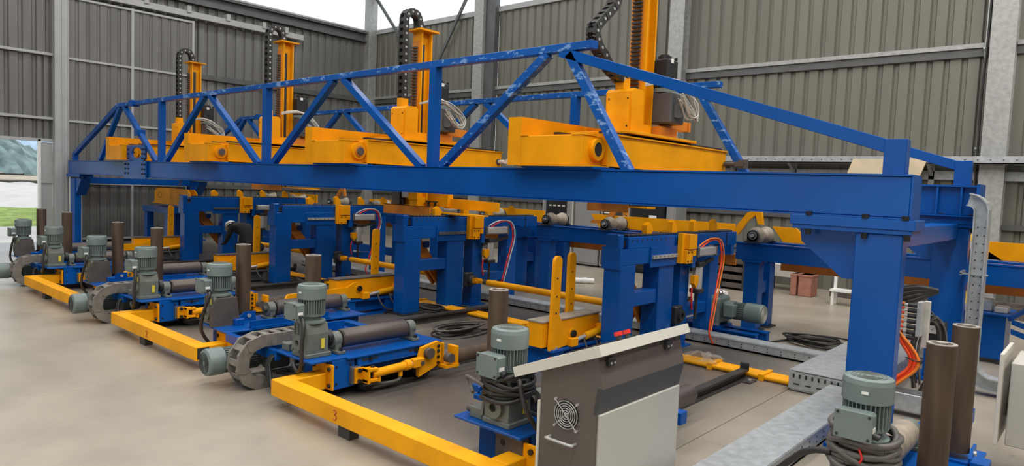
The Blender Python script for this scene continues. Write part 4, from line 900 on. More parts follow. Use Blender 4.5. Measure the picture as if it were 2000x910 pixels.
        for i in range(3):
            MB().tube([(xa + 0.0 + 0.02 * i, Y + 0.18, 0.40), (xa - 0.06 + 0.02 * i, Y - 0.02, 0.30), (xa - 0.02 + 0.03 * i, Y - 0.06, 0.14), (xa + 0.08 + 0.03 * i, Y - 0.05 - 0.02 * i, 0.05), (xa + 0.24, Y - 0.02, 0.05 + 0.02 * i), (xa + 0.34, Y + 0.15, 0.14)], 0.016, 6).build('loop_cable', M['cable'], t)
    return t
XB = (-15.15, -11.28, -7.44, -3.41); XA = (-13.52, -9.68, -5.84, None)
for k in range(3): trolley(k, XB[k], XA[k])
# ---- trolley behind the console (only its near-left side shows)
tr4 = thing('roller_trolley', 'blue roller trolley with a coiled cable round its motor, right behind the control console', 'trolley', (-2.9, 4.1, 0), 'blue roller trolleys on floor rails')
xb, Y, P = -3.41, 3.32, 0.38
MB().box(xb, xb + 0.62, Y, Y + 1.75, P - 0.02, P, 0.004).build('deck_plate', M['blue'], tr4)
MB().box(xb + 0.12, xb + 0.60, Y + 0.14, Y + 1.7, 0.10, P - 0.02, 0.005).build('chassis_box', M['blue'], tr4)
MB().box(xb + 0.36, xb + 0.60, Y + 0.05, Y + 0.12, 0.10, P - 0.03, 0.004).build('mount_plate', M['rust_plate'], tr4)
for (wx, wy) in ((xb + 0.08, Y + 0.45), (xb + 0.08, Y + 1.4), (xb + 0.62, Y + 0.45), (xb + 0.62, Y + 1.4)):
    MB().cyl((wx - 0.03, wy, 0.10), (wx + 0.03, wy, 0.10), 0.095, 18).build('wheel', M['dark'], tr4)
vmotor(tr4, xb + 0.35, Y + 0.15, P, -1, False)
vpipe(tr4, xb - 0.18, Y + 0.62, P + 0.06, 1.19); pipe_bracket(tr4, xb - 0.18, Y + 0.62, P - 0.02)
MB().box(xb - 0.30, xb + 0.05, Y + 0.5, Y + 0.76, P - 0.06, P - 0.02, 0.004).build('bracket_arm', M['blue'], tr4)
MB().cyl((-2.80, 5.0, 0.20), (-2.80, 5.68, 0.20), 0.085, 24).build('folded_roller', M['roller'], tr4)
MB().cyl((-2.80, 5.67, 0.20), (-2.80, 5.70, 0.20), 0.06, 20).build('roller_end', M['pipe_end'], tr4)
MB().box(xb + 0.10, xb + 0.21, Y + 0.06, Y + 0.18, P, P + 0.08, 0.006).build('adjuster_block', M['gearbox'], tr4)
MB().cyl((xb + 0.05, Y + 0.10, P + 0.045), (xb + 0.12, Y + 0.10, P + 0.045), 0.028, 6).build('adjuster_bolt', M['rust_plate'], tr4)
hroller(tr4, xb + 0.40, Y + 0.50, Y + 1.4, P + 0.12)
MB().box(xb + 0.6, xb + 0.98, Y + 1.5, Y + 1.6, 0.2, 0.30, 0.004).build('cross_rail', M['blue'], tr4)
def coil(parent, c, rx, ry, z0, z1, turns, r, mt, seed, name='coiled_cable'):
    rnd = random.Random(seed)
    for i in range(turns):
        z = z0 + (z1 - z0) * i / max(1, turns - 1); ph = rnd.uniform(0, 6.28); tx = rnd.uniform(-0.04, 0.04); ty = rnd.uniform(-0.03, 0.03); s = rnd.uniform(0.92, 1.08)
        pts = [(c[0] + rx * s * math.cos(a + ph), c[1] + ry * s * math.sin(a + ph), z + tx * math.cos(a + ph) + ty * math.sin(a + ph) + 0.012 * math.sin(3 * a)) for a in [2 * math.pi * j / 14 for j in range(15)]]
        MB().tube(pts, r, 7, 2).build(name, mt, parent)
coil(tr4, (xb + 0.35, Y + 0.17), 0.165, 0.17, P + 0.20, P + 0.36, 11, 0.017, M['cable'], 5)
MB().tube([(xb + 0.30, Y - 0.02, P + 0.28), (xb + 0.14, Y - 0.02, P + 0.31), (xb + 0.12, Y + 0.02, P + 0.27), (xb + 0.22, Y - 0.04, P + 0.22)], 0.014, 7).build('cable_end', M['cable_grey'], tr4)
MB().tube([(xb + 0.55, Y + 0.05, P + 0.36), (xb + 0.66, Y + 0.0, P + 0.20), (xb + 0.68, Y + 0.1, P + 0.05)], 0.017, 7).build('cable_end', M['cable'], tr4)
# ---- trolley at the lower right with two upright rollers
tr5 = thing('roller_trolley', 'blue roller trolley at the lower right with two tall upright rollers', 'trolley', (-0.85, 4.9, 0), 'blue roller trolleys on floor rails')
X, Y = -0.97, 4.10
MB().box(X - 0.22, X + 0.14, Y - 0.15, Y + 1.0, P - 0.02, P, 0.004).build('deck_plate', M['blue'], tr5)
MB().box(X + 0.12, X + 0.40, Y + 0.25, Y + 1.6, 0.28, 0.30, 0.004).build('roller_deck', M['blue'], tr5)
MB().box(X - 0.20, X + 0.12, Y - 0.05, Y + 1.0, 0.10, P - 0.02, 0.005).build('chassis_box', M['blue_worn'], tr5)
MB().box(X - 0.14, X + 0.14, Y + 1.0, Y + 3.1, 0.10, 0.22, 0.005).build('floor_beam', M['blue_worn'], tr5)
for (wx, wy) in ((X - 0.24, Y + 0.2), (X - 0.24, Y + 1.5), (X + 0.30, Y + 0.4), (X + 0.30, Y + 1.5)):
    MB().cyl((wx - 0.03, wy, 0.10), (wx + 0.03, wy, 0.10), 0.095, 18).build('wheel', M['dark'], tr5)
vmotor(tr5, X, Y, P, -1, False)
hroller(tr5, X + 0.02, Y + 0.42, Y + 0.95, P + 0.12).data.materials[0] = M['roller_tan']
for (px, py) in ((-0.71, 4.57), (-0.71, 5.39)):
    vpipe(tr5, px, py, 0.36, 1.20); pipe_bracket(tr5, px, py, 0.30)
MB().box(-0.60, -0.50, 5.16, 5.30, 0.28, 0.38, 0.008).build('stop_block', M['blue'], tr5)
MB().box(-0.60, -0.50, 4.50, 4.62, 0.28, 0.38, 0.008).build('stop_block', M['blue'], tr5)
coil(tr5, (X, Y + 0.02), 0.165, 0.17, P + 0.16, P + 0.36, 12, 0.017, M['cable_grey'], 9)
MB().tube([(X - 0.14, Y - 0.08, P + 0.22), (X - 0.30, Y - 0.05, P + 0.16), (X - 0.62, Y + 0.15, 0.20), (X - 0.86, Y + 0.4, 0.14)], 0.02, 7).build('cable_end', M['cable'], tr5)
MB().tube([(X + 0.02, Y - 0.16, P + 0.30), (X + 0.04, Y - 0.17, P + 0.26), (X + 0.03, Y - 0.17, P + 0.23)], 0.006, 6).build('wire_end', M['red'], tr5)
# ================================================================ yellow tie bars between the trolleys
def tie_bar(k, x0, x1, label, digit):
    b = thing('tie_bar', label, 'tie bar', ((x0 + x1) / 2, 3.2, 0.1), 'yellow tie bars between trolleys')
    w = 0.15; y0 = 3.05
    MB().box(x0, x1, y0, y0 + w, 0.10, 0.245, 0.006).build('long_bar', M['yellow_worn'], b)
    MB().box(x0 + 0.0, x0 + w, y0 + w, y0 + 0.46, 0.10, 0.245, 0.006).build('end_arm', M['yellow_worn'], b)
    MB().box(x1 - w, x1, y0 + w, y0 + 0.33, 0.10, 0.245, 0.006).build('end_arm', M['yellow_worn'], b)
    MB().box(x1 - 0.01, x1 + 0.002, y0 + 0.016, y0 + w - 0.01, 0.115, 0.230).build('open_end', M['dark'], b)
    for (xx, yy, sx) in ((x0 + 0.08, y0 + 0.46, 0.16), (x1 - 0.08, y0 + 0.33, 0.16)):
        f = MB().box(xx - sx, xx + sx, yy, yy + 0.022, 0.10, 0.33, 0.003).build('flange', M['yellow'], b)
        bolts(f, [(xx + s * (sx - 0.04), yy, z) for s in (-1, 1) for z in (0.14, 0.29)], (0, -1, 0), 0.02, 0.018)
    MB().box((x0 + x1) / 2 - 0.35, (x0 + x1) / 2 - 0.2, y0 + 0.03, y0 + 0.12, 0.0, 0.10).build('support_foot', M['rail'], b)
    if digit:
        n, dx, dz = digit; s = 0.035; yy = y0 - 0.002
        pts = {'2': [(-0.7, 0.6), (-0.2, 1.0), (0.5, 0.7), (0.3, 0.1), (-0.6, -0.9), (0.0, -0.75), (0.8, -0.95)], '3': [(-0.6, 0.85), (0.1, 1.0), (0.55, 0.6), (-0.1, 0.1), (0.6, -0.3), (0.2, -0.95), (-0.6, -0.8)]}[n]
        MB().tube([(dx + s * a, yy, dz + s * 1.1 * c) for a, c in pts], 0.0045, 5).build('painted_number', M['red_ink'], b)
tie_bar(0, -13.15, -10.72, 'unmarked yellow steel tie bar at the far left between two roller trolleys', None)
tie_bar(1, -9.27, -6.90, 'yellow steel tie bar painted with a red 2', ('2', -8.15, 0.165))
tie_bar(2, -5.42, -2.78, 'yellow steel tie bar painted with a red 3, nearest the camera', ('3', -4.45, 0.170))
# ================================================================ floor rails
def rail(x, y0, y1, label, e=0.0):
    r = thing('floor_rail', label, 'rail', (x, (y0 + y1) / 2, 0), 'dark floor rails under the trolleys')
    MB().prism([(x - 0.07, 0), (x + 0.07, 0), (x + 0.07, 0.012), (x + 0.012, 0.012), (x + 0.012, 0.07), (x + 0.045, 0.075), (x + 0.045, 0.10), (x - 0.045, 0.10), (x - 0.045, 0.075), (x - 0.012, 0.07), (x - 0.012, 0.012), (x - 0.07, 0.012)], 'y', y0, y1).build('rail_bar', M['rail'], r)
    for y in (y0 + 0.8, y1 - 0.15):
        p = MB().box(x - 0.16, x + 0.16, y - 0.09, y + 0.09, 0, 0.014).build('anchor_plate', M['rail'], r)
        bolts(p, [(x + s * 0.12, y, 0.014) for s in (-1, 1)], (0, 0, 1), 0.016, 0.02, M['steel'])
    MB().box(x - 0.05, x + 0.05, y1 - 0.03, y1, 0.08, 0.17, 0.008).build('end_stop', M['dark'], r)
RL = ['leftmost floor rail near the open door', 'second floor rail from the open door', 'third floor rail from the open door', 'fourth floor rail from the open door', 'dark steel floor rail ending at the foot of the third table', 'long dark floor rail beside the folded roller of the middle trolley', 'short dark floor rail right of the control console', 'dark floor rail beneath the lower right trolley']
for (x, y1, lb) in zip((-15.1, -13.1, -11.2, -9.3, -7.38, -5.45, -2.98, -0.9), (7.9, 7.9, 7.9, 7.9, 8.0, 7.8, 7.36, 6.3), RL):
    rail(x, 3.6 if x < -1 else 3.9, y1, 'dark steel ' + lb if not lb.startswith(('dark', 'long', 'short')) else lb)
# ================================================================ yellow pipes on the floor
yp = thing('floor_pipes', 'bundle of yellow painted hydraulic pipes running along the floor', 'pipes', (-7, 7.5, 0))
for i in range(4): MB().cyl((-14.6, 7.40 + 0.062 * i, 0.035), (-2.22, 7.40 + 0.062 * i, 0.035), 0.026, 10).build('pipe', M['yellow_worn'], yp)
for x in (-11.2, -8.6, -6.2, -4.9, -3.4, -2.8): MB().box(x - 0.03, x + 0.03, 7.35, 7.65, 0.0, 0.075, 0.004).build('clamp', M['yellow_worn'], yp)
wr = MB(); rnd = random.Random(3); vs = []; 
for i in range(7):
    for j in range(7): vs.append((-3.75 + 0.07 * i + rnd.uniform(-0.03, 0.03), 7.30 + 0.06 * j + rnd.uniform(-0.03, 0.03), 0.07 + rnd.uniform(0, 0.09) * (1 if 0 < i < 6 and 0 < j < 6 else 0.1)))
wr.add(vs, [[i * 7 + j, (i + 1) * 7 + j, (i + 1) * 7 + j + 1, i * 7 + j + 1] for i in range(6) for j in range(6)])
tag(wr.build('plastic_film', M['clear_film']), 'crumpled clear plastic film lying on the yellow floor pipes', 'plastic film')
# ================================================================ galvanised cable trays
def tray(name, label, x0, x1, y0, y1, z1, along, cover=False):
    t = thing(name, label, 'cable tray', ((x0 + x1) / 2, (y0 + y1) / 2, 0))
    MB().box(x0, x1, y0, y1, 0.01, 0.025).build('tray_bottom', M['galv'], t)
    if along == 'x':
        for y in (y0, y1 - 0.012):
            MB().box(x0, x1, y, y + 0.012, 0.01, z1).build('tray_side', M['galv'], t)
            MB().box(x0, x1, y - 0.008, y + 0.02, z1, z1 + 0.012).build('tray_lip', M['galv'], t)
        h = MB(); n = int((x1 - x0) / 0.17)
        for i in range(n):
            for z in (z1 * 0.42, z1 * 0.72): h.box(x0 + 0.08 + i * 0.17, x0 + 0.095 + i * 0.17, y0 - 0.003, y0, z - 0.006, z + 0.006)
        h.build('perforations', M['dark'], t, stuff=True)
    else:
        for x in (x0, x1 - 0.012):
            MB().box(x, x + 0.012, y0, y1, 0.01, z1).build('tray_side', M['galv'], t)
            MB().box(x - 0.008, x + 0.02, y0, y1, z1, z1 + 0.012).build('tray_lip', M['galv'], t)
        h = MB(); n = int((y1 - y0) / 0.17)
        for i in range(n):
            for z in (z1 * 0.42, z1 * 0.72): h.box(x1, x1 + 0.003, y0 + 0.08 + i * 0.17, y0 + 0.095 + i * 0.17, z - 0.006, z + 0.006)
        h.build('perforations', M['dark'], t, stuff=True)
    if cover: MB().box(x0 - 0.004, x1 + 0.004, y0, y1, z1 + 0.012, z1 + 0.02).build('cover', M['galv'], t)
    return t
tray('cable_tray', 'long galvanised cable tray on the floor in front of the gear motor', -14.0, -2.46, 8.58, 8.83, 0.115, 'x', True)
t2 = tray('cable_tray', 'wide covered galvanised cable duct beside the near gantry leg', -2.46, -1.72, 7.25, 10.9, 0.20, 'y', True)
MB().box(-2.46, -1.72, 7.236, 7.25, 0.03, 0.205).build('end_sheet', M['galv'], t2)
for i in range(11): MB().box(-2.42 + i * 0.062, -2.402 + i * 0.062, 7.232, 7.236, 0.145, 0.185).build('slot', M['dark'], t2)
for i in range(6): MB().box(-2.41 + i * 0.115, -2.35 + i * 0.115, 7.232, 7.236, 0.075, 0.088).build('slot', M['dark'], t2)
tray('cable_tray', 'galvanised cable tray on the floor at the lower right, left of the corner trolley', -2.04, -1.69, 2.9, 7.2, 0.14, 'y', True)
tr3 = thing('cable_tray', 'short galvanised tray end beside the near gantry leg, holding orange hoses', 'cable tray', (-1.4, 7.3, 0))
MB().box(-1.68, -1.14, 7.20, 7.42, 0.06, 0.22, 0.004).build('tray_body', M['galv'], tr3); MB().box(-1.66, -1.16, 7.22, 7.40, 0.22, 0.225).build('tray_mouth', M['dark_steel'], tr3); MB().box(-1.17, -1.12, 7.18, 7.44, 0.0, 0.23, 0.004).build('tray_foot', M['dark_steel'], tr3)
# ================================================================ floor gear motor driving the cardan shafts
gm = thing('gear_motor', 'grey-green helical gear motor on a blue stand beside the nearest table', 'gear motor', (-4.1, 9.25, 0))
y, z = 9.22, 0.40
MB().box(-4.72, -3.55, y - 0.17, y - 0.08, 0.0, 0.13, 0.004).box(-4.72, -3.55, y - 0.20, y - 0.05, 0.13, 0.145).build('stand_beam', M['blue'], gm)
MB().box(-4.72, -3.50, y + 0.10, y + 0.19, 0.0, 0.13, 0.004).box(-4.72, -3.50, y + 0.07, y + 0.22, 0.13, 0.145).build('stand_beam', M['blue'], gm)
MB().box(-4.68, -4.05, y - 0.20, y + 0.22, 0.145, 0.18, 0.004).build('stand_plate', M['blue'], gm)
gb = MB().lathe((-4.50, y, z), (1, 0, 0), [(0.06, 0), (0.11, 0.03), (0.15, 0.10), (0.18, 0.16), (0.18, 0.20)], 28).box(-4.34, -4.08, y - 0.19, y + 0.19, 0.19, 0.58, 0.03).build('gear_case', M['gearmotor'], gm)
MB().box(-4.22, -4.18, y - 0.20, y + 0.20, 0.18, 0.60, 0.01).build('case_flange', M['motor'], gb)
for zz in (0.28, 0.36, 0.44): MB().box(-4.34, -4.24, y - 0.198, y - 0.19, zz, zz + 0.012).build('case_rib', M['motor'], gb)
MB().box(-4.46, -4.08, y - 0.21, y - 0.12, 0.18, 0.215, 0.006).box(-4.46, -4.08, y + 0.12, y + 0.21, 0.18, 0.215, 0.006).build('case_feet', M['motor'], gb)
MB().ring((-4.15, y - 0.01, 0.63), (0, 1, 0), 0.03, 0.022, 0.012, 14).build('lifting_eye', M['dark'], gb)
MB().box(-4.08, -3.92, y - 0.12, y + 0.12, 0.28, 0.52, 0.03).build('adapter_case', M['gearmotor'], gm)
mo = MB().cyl((-3.94, y, z), (-3.70, y, z), 0.105, 24).build('motor_body', M['gearmotor'], gm)
f = MB()
for i in range(28):
    a = 2 * math.pi * i / 28; d = V((0, math.cos(a), math.sin(a))); c = V((-3.84, y, z)); f.beam(c + d * 0.10, c + d * 0.122, 0.2, 0.006, up=d.cross(V((1, 0, 0))))
f.build('cooling_fins', M['gearmotor'], mo, stuff=True)
MB().box(-4.00, -3.86, y - 0.22, y - 0.08, 0.33, 0.50, 0.01).build('terminal_box', M['gearmotor'], gm)
fc = MB().lathe((-3.76, y, z), (1, 0, 0), [(0.125, 0), (0.135, 0.005), (0.135, 0.22), (0.125, 0.24), (0.0, 0.242)], 28, True, False).build('fan_cowl', M['gearmotor'], gm)
gl = MB()
for r in (0.02, 0.04, 0.06, 0.08, 0.10): gl.ring((-3.5175, y, z), (1, 0, 0), r + 0.006, r, 0.003, 24)
gl.build('fan_grille', M['cable_white'], fc, stuff=True)
MB().cyl((-4.66, y, z), (-4.48, y, z), 0.05, 16).build('output_shaft', M['orange_primer'], gm)
MB().cyl((-4.76, y, z), (-4.62, y, z), 0.10, 20).build('sprocket', M['rail'], gm)
for dz in (0.09, -0.09): MB().beam((-4.69, y, z + dz), (-4.69, 8.1, 0.36 + dz * 0.8), 0.035, 0.03).build('drive_chain', M['chain_black'], gm)
# ================================================================ control console
co = thing('control_console', 'grey and brown control console with a sloping top and a fan grille', 'console', (-2.36, 3.75, 0))
ya, yb = 3.25, 4.22; xl, xh = -2.58, -2.165
prof = [(xl, 0.03), (xl, 0.90), (xh - 0.01, 1.055), (xh + 0.035, 0.865), (xh, 0.71), (xh, 0.03)]
body = MB().prism(prof, 'y', ya, yb).build('body', M['console_brown'], co)
MB().box(xh - 0.01, xh + 0.014, ya + 0.015, yb, 0.05, 0.705, 0.004).build('rear_door', M['console_grey'], co)
MB().box(xl - 0.016, xl + 0.004, ya - 0.01, yb, 0.05, 0.70, 0.004).build('front_door', M['beige'], co)
MB().add([(xh + 0.002, ya - 0.004, 0.71), (xh + 0.002, yb + 0.004, 0.71), (xh + 0.037, yb + 0.004, 0.865), (xh + 0.037, ya - 0.004, 0.865), (xh - 0.02, ya - 0.004, 0.71), (xh - 0.02, yb + 0.004, 0.71), (xh - 0.0, yb + 0.004, 0.865), (xh - 0.0, ya - 0.004, 0.865)],
         [[0, 1, 2, 3], [7, 6, 5, 4], [0, 3, 7, 4], [1, 5, 6, 2], [0, 4, 5, 1], [3, 2, 6, 7]]).build('dark_band', M['console_dark'], co)
p0, p1 = V((-2.775, 0, 0.872)), V((-2.14, 0, 1.125)); d = (p1 - p0).normalized(); nz_ = V((-d.z, 0, d.x))
q = [p0, p1, p1 - nz_ * 0.062, p0 - nz_ * 0.062]
slab = MB().prism([(a.x, a.z) for a in q], 'y', ya - 0.05, yb + 0.04).build('sloping_top', M['beige'], co)
def ontop(t, y, h): a = p0.lerp(p1, t) + nz_ * h; return (a.x, y, a.z)
for (t, y, r) in ((0.80, 3.62, 0.026), (0.72, 3.80, 0.026)):
    b = MB().cyl(ontop(t, y, 0.0), ontop(t, y, 0.03), 0.018, 14).build('button_stem', M['dark'], slab)
    MB().cyl(ontop(t, y, 0.03), ontop(t, y, 0.055), r, 18).build('stop_button', M['red'], b)
MB().beam(ontop(0.3, 3.75, 0.004), ontop(0.62, 3.75, 0.004), 0.5, 0.008).build('touch_screen', M['screen'], slab)
for i in range(4): MB().cyl(ontop(0.05, 3.4 + 0.13 * i, 0), ontop(0.05, 3.4 + 0.13 * i, 0.004), 0.014, 12).build('push_button', M['red' if i % 2 else 'dark'], slab)
for y in (3.35, 4.02):
    h = MB().box(xh - 0.005, xh + 0.03, y - 0.035, y + 0.035, 0.985, 1.035, 0.006).build('hinge', M['dark'], co)
    bolts(h, [(xh + 0.03, y + s, 1.005) for s in (-0.018, 0.018)], (1, 0, 0), 0.008, 0.004, M['steel'])
# fan grille
fc = V((-2.375, ya, 0.66)); fg = MB().cyl(fc - V((0, 0.002, 0)), fc, 0.088, 28).build('fan_opening', M['black'], co)
for r in (0.012, 0.026, 0.040, 0.054, 0.068, 0.084):
    MB().tube([fc + V((r * math.cos(t), -0.012, r * math.sin(t))) for t in [2 * math.pi * i / 24 for i in range(25)]], 0.0028, 5, 0).build('grille_ring', M['steel'], fg)
for (sx, sz) in ((1, 1), (-1, 1)):
    MB().tube([fc + V((0.078 * sx, -0.014, 0.078 * sz)), fc + V((-0.078 * sx, -0.014, -0.078 * sz))], 0.003, 5, 0).build('grille_bar', M['steel'], fg)
    for s in (-1, 1): MB().cyl(fc + V((0.08 * sx * s, 0, 0.08 * sz * s)), fc + V((0.08 * sx * s, -0.018, 0.08 * sz * s)), 0.008, 8).build('grille_screw', M['steel'], fg)
for z in (0.50, 0.27): 
    MB().tube([(-2.49, ya, z), (-2.49, ya - 0.035, z), (-2.48, ya - 0.045, z), (-2.31, ya - 0.045, z), (-2.30, ya - 0.035, z), (-2.30, ya, z)], 0.009, 8, 2).build('handle', M['steel'], co)
MB().box(xl + 0.03, xh - 0.03, ya + 0.03, yb - 0.03, 0, 0.03).build('plinth', M['dark'], co)
# ================================================================ electrical cabinet cut by the right frame edge
rc = thing('electrical_cabinet', 'pale grey electrical cabinet on a stand at the right edge', 'cabinet', (0.0, 6.3, 0))
MB().box(-0.50, 0.45, 5.97, 6.55, 0.30, 0.90, 0.006).build('body', M['console_grey'], rc)
MB().box(-0.565, -0.54, 5.92, 6.50, 0.30, 0.96, 0.004).build('open_door', M['beige'], rc)
MB().box(-0.54, -0.50, 6.42, 6.48, 0.4, 0.8).build('door_hinge', M['dark'], rc)
for (x, y) in ((0.25, 6.05), (0.25, 6.45), (0.4, 6.05), (0.4, 6.45)): MB().box(x - 0.025, x + 0.025, y - 0.025, y + 0.025, 0, 0.30).build('stand_leg', M['galv'], rc)
MB().box(-0.3, 0.45, 6.2, 6.3, 0.27, 0.30).build('stand_rail', M['galv'], rc)
# ================================================================ vertical curved tray beside the rear leg
vt = thing('cable_riser', 'curved perforated galvanised cable riser beside the rear gantry leg', 'cable tray', (-1.05, 8.75, 0))
pth = [V((-1.16, 0, 2.06))] + [V((-1.16 + 0.13 * math.sin(math.radians(a)), 0, 1.93 + 0.13 * math.cos(math.radians(a)))) for a in (20, 40, 60, 80)] + [V((-1.03, 0, 1.8)), V((-1.03, 0, 1.2)), V((-1.03, 0, 0.6)), V((-1.03, 0, 0.36))] + [V((-0.81 - 0.22 * math.cos(math.radians(a)), 0, 0.34 - 0.22 * math.sin(math.radians(a)))) for a in (15, 35, 55, 75, 90)] + [V((-0.3, 0, 0.12))]
def ribbon(parent, pth, hw, y0, y1, name, mt, side=None):
    n = len(pth); L = []; R_ = []
    for i in range(n):
        d = (pth[min(i + 1, n - 1)] - pth[max(i - 1, 0)]).normalized(); s = V((-d.z, 0, d.x))
        if side is None: L.append(pth[i] + s * hw); R_.append(pth[i] - s * hw)
        else: L.append(pth[i] + s * (side * hw)); R_.append(pth[i] + s * (side * (hw - 0.012)))
    mb = MB(); vs = [(p.x, y0, p.z) for p in L] + [(p.x, y0, p.z) for p in R_] + [(p.x, y1, p.z) for p in L] + [(p.x, y1, p.z) for p in R_]
    fs = []
    for i in range(n - 1):
        fs += [[i, i + 1, n + i + 1, n + i], [2 * n + i, 3 * n + i, 3 * n + i + 1, 2 * n + i + 1], [i, 2 * n + i, 2 * n + i + 1, i + 1], [n + i, n + i + 1, 3 * n + i + 1, 3 * n + i]]
    fs += [[0, n, 3 * n, 2 * n], [n - 1, 3 * n - 1, 4 * n - 1, 2 * n - 1]]
    return mb.add(vs, fs).build(name, mt, parent)
pth = [p - V((0.065, 0, 0)) for p in pth]
ribbon(vt, pth, 0.062, 8.74, 8.752, 'riser_web', M['galv'])
ribbon(vt, pth, 0.068, 8.66, 8.85, 'riser_edge', M['galv'], 1); ribbon(vt, pth, 0.068, 8.66, 8.85, 'riser_edge', M['galv'], -1)
h = MB()
for i in range(16):
    z = 0.45 + i * 0.088
    for x in (-1.125, -1.065): h.cyl((x, 8.737, z), (x, 8.741, z), 0.008, 6)
h.build('perforations', M['dark'], vt, stuff=True)
MB().box(-1.25, -1.0, 8.72, 8.76, 1.26, 1.275).box(-1.25, -1.23, 8.72, 8.95, 1.25, 1.29).build('riser_bracket', M['galv'], vt)
# ================================================================ hose manifold behind the near leg
hm = thing('hose_manifold', 'valve manifold with a bundle of orange hydraulic hoses behind the near gantry leg', 'manifold', (-1.5, 7.7, 0))
MB().box(-1.34, -1.29, 7.50, 7.56, 0.62, 1.07, 0.004).build('manifold_post', M['cable_white'], hm)
MB().box(-1.37, -1.33, 7.36, 7.50, 0.74, 1.07, 0.004).build('manifold_block', M['steel'], hm)
rnd = random.Random(8)
for i in range(7):
    z = 1.03 - 0.052 * i
    v = MB().cyl((-1.45, 7.40, z), (-1.37, 7.40, z), 0.022, 10).build('valve', M['dark'], hm)
    MB().cyl((-1.48, 7.40, z), (-1.45, 7.40, z), 0.014, 8).build('fitting', M['steel'], v)
for i in range(10):
    z = 1.04 - 0.045 * min(i, 6); o = rnd.uniform(-0.035, 0.035); o2 = rnd.uniform(-0.03, 0.03)
    MB().tube([(-1.48, 7.40, z), (-1.52, 7.40, z - 0.0), (-1.545, 7.40, z - 0.04), (-1.515 + o * 0.5, 7.38 + o2, 0.76), (-1.44 + o, 7.37 + o2, 0.66), (-1.36 + o, 7.36 + o2, 0.54), (-1.37 + o, 7.34 + o2, 0.43), (-1.48 + o, 7.33 + o2, 0.31), (-1.56 + o, 7.32 + o2, 0.22)], 0.014, 7).build('hose', M['hose' if i % 3 else 'hose_orange'], hm)
for z, x, y in ((0.75, -1.55, 7.38), (0.53, -1.36, 7.36)):
    MB().tube([(x + 0.07 * math.cos(t), y + 0.07 * math.sin(t), z + 0.01 * math.sin(2 * t)) for t in [2 * math.pi * j / 12 for j in range(13)]], 0.007, 6, 0).build('cable_tie', M['black'], hm)
for i in range(4): MB().tube([(-1.62, 7.55, 0.98 + 0.05 * i), (-1.46, 7.7, 1.05 + 0.04 * i), (-1.30, 7.85, 1.14)], 0.03, 8).build('black_hose', M['cable'], hm)
cc = thing('cable_bundle', 'hanging black cable coil with a small white pressure gauge box', 'cables', (-1.45, 8.4, 0))
for i in range(9):
    o = rnd.uniform(-0.04, 0.04); o2 = rnd.uniform(-0.05, 0.05)
    MB().tube([(-1.46 + o, 8.1, 0.12 + o2), (-1.50 + o, 8.08, 0.45), (-1.46 + o, 8.1, 0.72 + o2), (-1.36 + o, 8.12, 0.84 + o2), (-1.28 + o, 8.14, 0.70), (-1.27 + o, 8.16, 0.45), (-1.34 + o, 8.14, 0.2 + o2), (-1.4 + o, 8.12, 0.05)], 0.012, 6).build('cable', M['cable' if i % 4 else 'cable_grey'], cc)
gbx = MB().box(-1.42, -1.26, 8.2, 8.34, 0.3, 0.78, 0.01).build('gauge_box', M['black'], cc)
MB().box(-1.405, -1.335, 8.19, 8.2, 0.66, 0.74).build('gauge_face', M['white'], gbx)
MB().beam((-1.38, 8.188, 0.69), (-1.36, 8.188, 0.715), 0.006, 0.004).build('gauge_needle', M['dark'], gbx)
MB().box(-1.42, -1.26, 8.22, 8.34, 0, 0.3).build('gauge_stand', M['blue'], cc)
# blue hydraulic tank
tk = thing('hydraulic_tank', 'dark blue hydraulic oil tank with a level gauge under the right conveyor', 'tank', (-1.2, 10.9, 0))
MB().box(-1.62, -0.98, 10.55, 11.15, 0.06, 0.62, 0.008).build('tank_body', M['blue'], tk)
MB().box(-1.66, -0.93, 10.50, 11.2, 0.62, 0.645, 0.004).build('tank_lid', M['blue'], tk)
MB().box(-1.30, -1.235, 10.535, 10.55, 0.40, 0.58, 0.004).build('level_gauge', M['steel'], tk); MB().cyl((-1.28, 10.50, 0.16), (-1.28, 10.55, 0.16), 0.05, 16).build('drain_plug', M['blue'], tk)
MB().box(-1.35, -1.15, 10.7, 10.95, 0.645, 0.80, 0.01).build('valve_unit', M['galv'], tk); MB().box(-1.12, -0.98, 10.65, 10.9, 0.645, 0.72, 0.01).build('pump_block', M['cable_white'], tk)
for (x, z) in ((-0.92, 0.60), (-0.92, 0.48)): MB().prism([(x, z), (x + 0.14, z - 0.04), (x + 0.18, z - 0.12), (x + 0.12, z - 0.10), (x, z - 0.06)], 'y', 10.5, 10.54).build('hook', M['blue'], tk)
MB().beam((-0.95, 10.52, 0.6), (-0.7, 10.9, 0.78), 0.03, 0.05).build('strut', M['blue'], tk)
for (x, y) in ((-1.58, 10.6), (-1.02, 10.6), (-1.58, 11.1), (-1.02, 11.1)): MB().box(x - 0.04, x + 0.04, y - 0.04, y + 0.04, 0, 0.06).build('foot', M['dark'], tk)
gc = thing('gas_cylinder', 'yellow gas cylinder standing by the right wall column', 'gas cylinder', (-1.75, 13.2, 0))
MB().lathe((-1.72, 13.2, 0), (0, 0, 1), [(0.11, 0), (0.115, 0.03), (0.115, 1.40), (0.09, 1.50), (0.045, 1.56), (0.04, 1.60)], 20).build('bottle', M['gas_yellow'], gc)
MB().cyl((-1.72, 13.2, 1.60), (-1.72, 13.2, 1.68), 0.03, 10).build('valve', M['gas_yellow'], gc)
